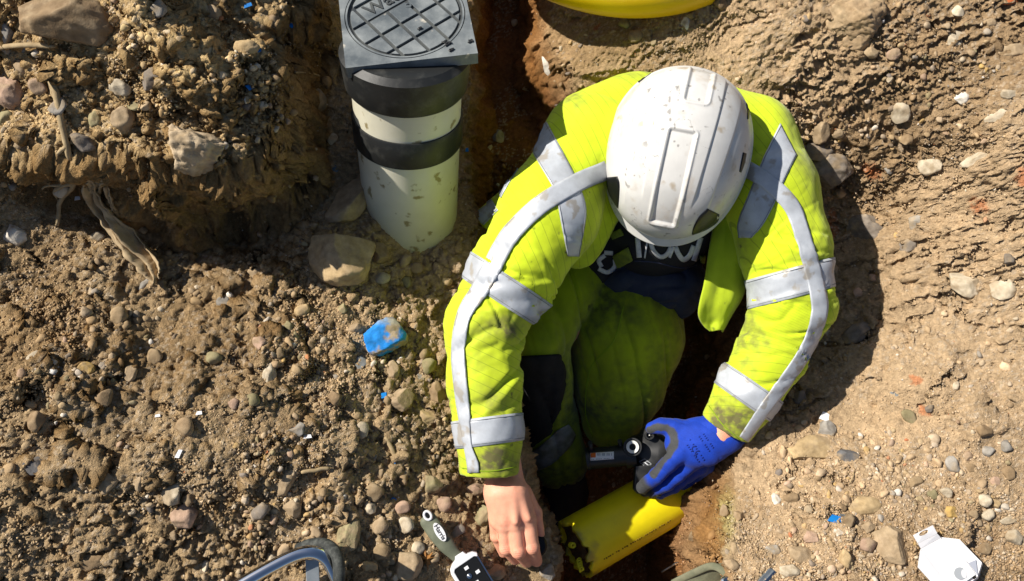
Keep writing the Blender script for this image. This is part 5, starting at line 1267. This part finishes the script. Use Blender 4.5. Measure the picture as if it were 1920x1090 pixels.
kid('head', prism('head', [hx(a, b) for a, b in ((-16, -8), (-10, -11), (-6, -20), (0, -28), (8, -31), (70, -31), (70, -24), (8, -24), (4, -20), (4, 22), (8, 27), (2, 30), (-4, 24), (-7, 12), (-14, 9))][::-1], (0, 0, -.016), .0015), m_wpl, scr_)
plate = kid('blade_plate', prism('blade_plate', [hx(a, b) + Vector((0, 0, -.002)) for a, b in ((4, -24), (4, 25), (75, 25), (75, -24))], (0, 0, -.010), .0008), m_bgloss, scr_)
for a, b in ((14, -1), (36, -19), (31, 13), (46, 2)): kid('stud', prism('stud', [hx(a + p, b + q) for p, q in ((-3, -4), (3, -4), (3, 4), (-3, 4))], (0, 0, -.003), .0003), m_wpl, plate)
m_steel = mat('bright_steel', (.62, .64, .67), (.50, .52, .55), scale=30, rough=.18, metal=1, bump=.06, bscale=60)
kid('screw', lathe('screw', hx(29, -4) - Vector((0, 0, .0025)), (0, 0, 1), [(0, 0), (.0050, 0), (.0046, .002), (.0012, .0034), (.0008, .0026), (0, .0026)], 24), m_steel, plate)
kid('blade', prism('blade', [hx(a, b) + Vector((0, 0, -.006)) for a, b in ((6, 25.5), (6, 28), (70, 28), (70, 25.5))], (0, 0, -.004)), m_steel, plate)

# ================================================================== CHROME BAR, RUBBER LOOP AND STRUT
bar = thing('chrome_tool', 'chromed bent bar tool with black rubber loop at the bottom edge', 'tool', G(600, 1080))
m_chr = mat('chrome', (.72, .74, .78), (.60, .62, .66), scale=8, rough=.09, metal=1)
tb = T(580, 1060, .09); zb = .09
kid('bar', tube('bar', cr([P(a, b, zb + c) for a, b, c in ((380,1140,0),(455,1094,0),(515,1060,0),(558,1040,0),(588,1036,0),(612,1048,-.004),(626,1072,-.01),(640,1110,-.02),(655,1150,-.03))], 8), 12.5 * tb, 32), m_chr, bar)
m_rub2 = mat('scuffed_rubber', (.025, .028, .026), (.09, .095, .085), scale=90, rough=.7, bump=.6, bscale=160, lo=.45, hi=.7)
kid('rubber_loop', tube('rubber_loop', cr([P(a, b, c) for a, b, c in ((560,1030,.045),(585,1021,.06),(612,1022,.075),(631,1040,.10),(636,1070,.115),(634,1110,.11),(630,1160,.10))], 8), [11.5 * tb] * 49, 20), m_rub2, bar)
m_galv = mat('galvanised_steel', (.30, .34, .35), (.42, .45, .46), scale=40, rough=.35, metal=.8)
q0, q1 = P(585, 1050, .07), P(589, 1150, .07); e_ = Vector((12.5 * tb, 0, 0)); kid('strut', prism('strut', [q0 - e_, q1 - e_, q1 + e_, q0 + e_], (0, 0, -.004), .0008), m_galv, bar)

# ================================================================== CANVAS BAG AND CLAMP AT THE BOTTOM
m_canvas = mat('olive_canvas', (.115, .12, .075), (.20, .19, .12), scale=30, rough=.8, bump=.5, bscale=300, lo=.35, hi=.7)
bag = thing('canvas_bag', 'muddy olive canvas bag edge with a metal rivet at the bottom', 'bag', P(1340, 1110, -.14))
def wv2(x, y): o = np.zeros(x.shape + (3,)); o[..., 2] = .008 * np.sin(y * 9) * np.sin(x * 3) + .004 * fbm2(x * 5, y * 8, 9, 2); return o
sheet('panel', [(1262,1096,-.12),(1300,1076,-.09),(1345,1058,-.07),(1380,1060,-.06),(1420,1085,-.05),(1450,1110,-.06)], [(1262,1160,-.15),(1300,1150,-.14),(1340,1150,-.12),(1380,1150,-.11),(1420,1150,-.11),(1450,1150,-.11)], 20, 40, .004, wv2, m_canvas, bag)
kid('hem', tube('hem', cr([P(*p) for p in ((1262,1094,-.115),(1300,1075,-.085),(1335,1062,-.064),(1360,1075,-.05),(1378,1100,-.05))], 8), .0045, 10, flat=(1.6, .6)), m_canvas, bag)
kid('rivet', lathe('rivet', P(1362, 1091, -.045), (0, .1, 1), [(0, 0), (.011, 0), (.011, .003), (.008, .006), (0, .007)], 28), m_steel, bag)
clp = thing('clamp', 'silver metal clamp end at the bottom right of the bag', 'clamp', P(1445, 1085, -.02))
def boxpx(pts, z, h, m, nm, parent, bev=.001): return kid(nm, prism(nm, [P(a, b, z) for a, b in pts][::-1], (0, 0, -h), bev), m, parent)
boxpx([(1405,1108),(1444,1064),(1462,1076),(1428,1120)], .0, .016, m_galv, 'jaw', clp); boxpx([(1424,1100),(1452,1070),(1456,1073),(1430,1102)], .003, .003, m_steel, 'edge', clp); boxpx([(1452,1100),(1466,1092),(1480,1110),(1466,1120)], -.006, .01, m_bplas, 'grip', clp)
tool2 = P(1258, 1072, -.36); tag(obj('metal_rod', tube('metal_rod', [P(1240, 1073, -.33), P(1272, 1054, -.33)], .0022, 8), m_galv), 'thin pale rod in the dark bottom of the hole', 'rod')

# ================================================================== WHITE CARD
m_card = mat('white_card', (.74, .73, .74), (.70, .69, .70), scale=30, rough=.6, bump=.15, bscale=60); m_cardin = mat('blue_grey_card', (.40, .42, .48), rough=.25)
z0 = G(1780, 1050).z + .026
def CP(a, b, c=0): return P(a, b, z0 + c)
card = thing('card_packaging', 'opened white card hanger with an oval tab hole lying on gravel', 'card', CP(1780, 1050))
def ringhole(name, outer, hole, m, parent, th=.0008):
    bm = bmesh.new(); n = len(hole); ov = []
    oc = []
    per = [0]; 
    for i in range(len(outer)): per.append(per[-1] + (Vector(outer[i]) - Vector(outer[(i + 1) % len(outer)])).length)
    hc_ = sum((Vector(h) for h in hole), Vector()) / n
    def on_outer(d):           # where a ray from the hole's centre leaves the outline
        best = None
        for i in range(len(outer)):
            a, b = Vector(outer[i]) - hc_, Vector(outer[(i + 1) % len(outer)]) - hc_; den = d.x * (b.y - a.y) - d.y * (b.x - a.x)
            if abs(den) < 1e-12: continue
            t = (a.x * (b.y - a.y) - a.y * (b.x - a.x)) / den; s_ = (a.x * d.y - a.y * d.x) / den
            if t > 0 and -1e-6 <= s_ <= 1 + 1e-6: q = hc_ + a.lerp(b, s_); best = (t, q) if best is None or t < best[0] else best
        return best[1]
    I_ = [bm.verts.new(h) for h in hole]; O_ = [bm.verts.new(on_outer(Vector(h) - hc_)) for h in hole]
    fs = [bm.faces.new((O_[k], O_[(k + 1) % n], I_[(k + 1) % n], I_[k])) for k in range(n)]
    r = bmesh.ops.extrude_face_region(bm, geom=fs)
    for q in r['geom']:
        if isinstance(q, bmesh.types.BMVert): q.co.z -= th
    return kid(name, bm_mesh(name, bm), m, parent)
tabq = [CP(1712,1004,.004), CP(1749,985,.006), CP(1758,1001,.003), CP(1721,1019,.002)]
hole = [CP(1732 + 9.5 * math.cos(a) * .90 - 4 * math.sin(a) * -.42, 999.5 + 9.5 * math.cos(a) * -.44 + 4 * math.sin(a) * .90, .0048) for a in [2 * math.pi * k / 64 for k in range(64)]]
ringhole('hang_tab', tabq, hole, m_card, card)
kid('neck', prism('neck', [CP(1721,1019.5,.002), CP(1758,1001.5,.003), CP(1764,1008.5,.0), CP(1727,1029,.0)][::-1], (0, 0, -.0008)), m_card, card)
kid('back_panel', prism('back_panel', [CP(1727,1029.5,0), CP(1764,1009,0), CP(1768,1012,0), CP(1815,1070,0), CP(1850,1125,0), CP(1800,1150,0), CP(1722,1064,0)][::-1], (0, 0, -.0008)), m_card, card)
kid('side_flap', prism('side_flap', [CP(1765,1007.5,.0012), CP(1799,1011.5,.006), CP(1841,1055,.009), CP(1832,1082,.005), CP(1812,1066,.0012)][::-1], (0, 0, -.0008)), m_card, card)
kid('side_flap', prism('side_flap', [CP(1726,1030,.001), CP(1721,1064,.004), CP(1790,1140,.004), CP(1800,1125,.001)], (0, 0, -.0008)), m_card, card)
kid('end_wall', prism('end_wall', [CP(1841,1055.5,.009), CP(1832,1083,.006), CP(1815,1096,.001), CP(1812,1099,-.008), CP(1834,1086,-.008), CP(1843,1057,-.004)][::-1], (0, 0, -.0008)), m_card, card)
kid('grey_insert', prism('grey_insert', [CP(1816,1056,.0095), CP(1830,1050,.0105), CP(1833.5,1079,.0085)][::-1], (0, 0, -.0006)), m_cardin, card)  # flat blue-grey triangle set on the white flap
m_wlab = mat('bright_white_label', (.82, .82, .82), rough=.45)
lab = kid('label', prism('label', [CP(1770.5,1072,.006), CP(1809,1048.5,.0085), CP(1829.5,1077.5,.0085), CP(1793,1103,.006)][::-1], (0, 0, -.0008)), m_wlab, card)
c_l = CP(1800.5, 1075.5, .0085); tl = T(1800, 1075, z0); kid('emblem', prism('emblem', [c_l + Vector((math.cos(a) * 12 * tl, math.sin(a) * 11 * tl, 0)) for a in [2 * math.pi * k / 40 for k in range(40)]], (0, 0, -.0003)), m_lgrey, lab)
c_m = c_l + Vector((7.2 * tl, -.5 * tl, .0005)); kid('emblem_highlight', prism('emblem_highlight', [c_m + Vector((math.cos(a) * 5.2 * tl, math.sin(a) * 7.8 * tl, 0)) for a in [2 * math.pi * k / 30 for k in range(30)]], (0, 0, -.0003)), m_card, lab)

# ================================================================== KNOB UNDER THE BARE HAND
kb = P(1004, 1022, -.100); tag(obj('black_cap', lathe('black_cap', kb - Vector((0, 0, .015)), (0, 0, 1), [(0, 0), (.020, 0), (.0215, .004), (.0215, .026), (.018, .031), (0, .032)], 36), m_bgloss), 'black plastic cap pinched under the bare fingers', 'cap')

# ================================================================== RAG, ROOTS, TWIGS, LEAF AND SCRAPS
m_rag = mat('dried_rag', (.46, .35, .21), (.28, .20, .11), scale=26, rough=.9, bump=.6, bscale=220)
def GV(px, py, up_=.0): g_ = G(px, py); return g_ + Vector((0, 0, up_))
rag = thing('dried_rag', 'crumpled dried brown rag hanging down the face of the mound', 'rag', GV(230, 430))
def crease(seed, amp, fx, fy):
    def w_(x, y): o = np.zeros(x.shape + (3,)); z = amp * np.sin(x * fx + 2 * fbm2(x * 3, y * 3, seed, 2)) + amp * .6 * np.sin(y * fy + x * 5) + amp * .6 * fbm2(x * 9, y * 12, seed, 3); o[..., 2] = z; o[..., 1] = -z * .7; o[..., 0] = amp * fbm2(x * 4, y * 14, seed + 3, 3); return o
    return w_
def gsheet(name, L_, R_, up_, nu, nv, th, wave, m, parent):
    """outline rows resting on the ground"""
    def z_of(px, py, h): g_ = GV(px, py); return (px, py, g_.z + h)
    def smooth_z(rows):
        zs = np.array([r_[2] for r_ in rows]); 
        for _ in range(2): zs[1:-1] = np.maximum(zs[1:-1], .5 * (zs[:-2] + zs[2:]))
        return [(a, b, float(z)) for (a, b, _), z in zip(rows, zs)]
    return sheet(name, smooth_z([z_of(a, b, up_) for a, b in L_]), smooth_z([z_of(a, b, up_) for a, b in R_]), nu, nv, th, wave, m, parent)
gsheet('lower_fold', [(158,345),(170,380),(200,430),(235,480),(262,510),(290,535)], [(172,338),(190,375),(225,410),(262,450),(300,490),(302,520)], .016, 22, 70, .002, crease(3, .007, 14, 11), m_rag, rag)
gsheet('upper_fold', [(150,318),(156,335),(165,360),(176,382)], [(200,325),(203,340),(192,350),(180,380)], .018, 18, 30, .002, crease(7, .005, 9, 8), m_rag, rag)
gsheet('thin_fold', [(195,350),(208,385),(214,405)], [(201,350),(215,385),(222,405)], .02, 8, 24, .002, crease(9, .003, 9, 8), m_rag, rag)
m_root = mat('dry_root', (.42, .32, .18), (.30, .22, .12), scale=60, rough=.9, bump=.5)
def root(label, pts, r0, r1, kids=(), nm='root', cat='root', m=None, h=.008):
    base = thing(nm, label, cat, GV(*pts[0])) if kids else None
    def mk(pp, a, b):
        q = np.array([tuple(GV(x, y, h)) for x, y in pp]); q[1:-1, 2] = np.maximum(q[1:-1, 2], .5 * (q[:-2, 2] + q[2:, 2])); c = cr(q, 6); c[:, :2] += .0025 * np.stack([fbm2(c[:, 0] * 90, c[:, 1] * 90, 3, 2), fbm2(c[:, 0] * 90, c[:, 1] * 90, 5, 2)], -1)
        return tube(nm, c, list(np.linspace(a, b, len(c))), 8)
    if not kids: return tag(obj(nm, mk(pts, r0, r1), m or m_root), label, cat)
    kid('main_root', mk(pts, r0, r1), m or m_root, base)
    for k_ in kids: kid('side_root', mk(k_, r1 * 1.1, r1 * .4), m or m_root, base)
root('dry root with side hairs hanging over the left mound face', [(100,150),(112,190),(120,240),(134,290),(144,330),(146,360),(130,390),(112,425)], .0062, .0036, [[(130,280),(112,296),(106,300)], [(140,318),(120,330),(118,322)], [(146,345),(118,368),(112,375)], [(144,350),(100,352),(84,358)], [(118,200),(104,180),(96,160)], [(134,290),(150,310),(148,330)]])
m_wood = mat('weathered_wood', (.42, .32, .18), (.27, .19, .10), scale=50, rough=.85, bump=.5)
for lab, a, b, r_, c2 in (('pale short twig lying level on the left slope', (566,886), (620,879), .0036, 0), ('brown twig standing slanted in the gravel by the blue thread', (722,820), (756,882), .0044, 0), ('grey weathered stick at the left end of the mound', (-20,98), (108,92), .0046, 6), ('thin straw stalk over the mound crest', (555,140), (600,146), .0028, 2), ('short stick beside the white card', (1712,1080), (1688,1118), .003, 0), ('thin pale splinter above the blue clip at lower right', (1590,905), (1600,880), .0014, 0)):
    g1_, g2_ = GV(*a, .008), GV(*b, .008); mid = (g1_ + g2_) / 2 + Vector((0, 0, .002 + .001 * c2)); tag(obj('twig', tube('twig', cr([g1_, g1_.lerp(mid, .6) + Vector((.001, .001, .0)), mid, g2_.lerp(mid, .5) + Vector((-.001, .0015, 0)), g2_], 4), [r_ * .6] + [r_] * 15 + [r_ * .5], 7, flat=(1, .7)), m_wood), lab, 'twig')
m_leaf = mat('brown_leaf', (.30, .13, .025), (.18, .08, .02), scale=60, rough=.7)
p = GV(800, 1048, .008); lf = []
for k in range(22):
    a = 2 * math.pi * k / 22; r_ = .019 * (1 if k % 4 else .45) * (.75 + .35 * math.sin(k * 2.3)); lf.append(p + Vector((math.cos(a) * r_, math.sin(a) * r_, .004 * math.sin(a * 3))))
bm = bmesh.new(); cv = bm.verts.new(p + Vector((0, 0, .003))); vs = [bm.verts.new(q_) for q_ in lf]; fs = [bm.faces.new((cv, vs[k], vs[(k + 1) % 22])) for k in range(22)]
r = bmesh.ops.extrude_face_region(bm, geom=fs)
for q_ in r['geom']:
    if isinstance(q_, bmesh.types.BMVert): q_.co.z -= .0006
tag(obj('leaf', bm_mesh('leaf', bm), m_leaf), 'torn brown leaf left of the scraper head', 'leaf')
m_bscr = mat('blue_plastic', (.01, .22, .62), (.01, .15, .45), scale=40, rough=.4); m_wscr = mat('white_scrap', (.75, .75, .76), rough=.5)
def scrap(px, py, w_, h_, ang, m, lab, nm, cat, up_=.006):
    p = GV(px, py, up_); t = T(px, py, p.z); a = math.radians(-ang); r2 = random.Random(int(px + py)); q = []
    for x, y in ((-w_, -h_), (w_, -h_ * r2.uniform(.5, 1)), (w_ * r2.uniform(.6, 1), h_), (-w_ * r2.uniform(.5, 1), h_ * r2.uniform(.6, 1))):
        q.append(p + Vector(((x * math.cos(a) - y * math.sin(a)) * t, (x * math.sin(a) + y * math.cos(a)) * t, .002 * x * t * 60 * r2.uniform(-.3, .5))))
    bm = bmesh.new(); vs = [bm.verts.new(c) for c in q]; fc = [bm.faces.new((vs[0], vs[1], vs[2])), bm.faces.new((vs[0], vs[2], vs[3]))]; r = bmesh.ops.extrude_face_region(bm, geom=fc)
    for z in r['geom']:
        if isinstance(z, bmesh.types.BMVert): z.co.z -= .0015
    return tag(obj(nm, bm_mesh(nm, bm), m), lab, cat)
for a in ((466,14,8,4,-20,m_bscr,'blue plastic scrap at the very top of the mound'), (548,50,5,5,40,m_bscr,'dull blue scrap right of the top scrap on the mound'), (470,166,6,7,60,m_bscr,'bright blue scrap in the pebble patch of the mound'), (487,98,4,4,0,m_bscr,'tiny blue fleck by the pale tan mound stone'),
          (374,463,6,4,10,m_bscr,'faded blue scrap under the dark hollow'), (738,938,6,5,30,m_bscr,'small blue scrap by the upright olive stone'), (741,866,3,9,-20,m_bscr,'blue thread beside the slanted brown twig'), (1563,973,13,8,20,m_bscr,'blue plastic clip in the lower right gravel'),
          (1580,966,9,2,10,m_galv,'greyish tail of torn plastic behind the blue clip'), (875,283,4,4,0,m_bscr,'blue fleck in the dark trench behind the pipe'), (720,742,5,6,0,m_bscr,'blue fleck left of the broad tan stone'), (779,628,0,0,0,m_bscr,'')):
    if a[2]: scrap(*a[:5], a[5], a[6], 'plastic_scrap', 'plastic scrap')
for a in ((578,819,8,4,0,'white shard on the left slope right of the slope middle'), (337,851,4,9,20,'upright white sliver in the middle of the left slope'), (375,775,6,4,0,'small white chip on the left slope'), (298,780,5,3,0,'faint white chip left of the small white chip'), (1547,783,11,9,30,'crumpled white paper scrap on the right bank'), (148,374,5,4,0,'white snail shell fragment under the root'), (622,800,0,0,0,'')):
    if a[2]: scrap(*a[:5], m_wscr, a[5], 'white_scrap', 'scrap')
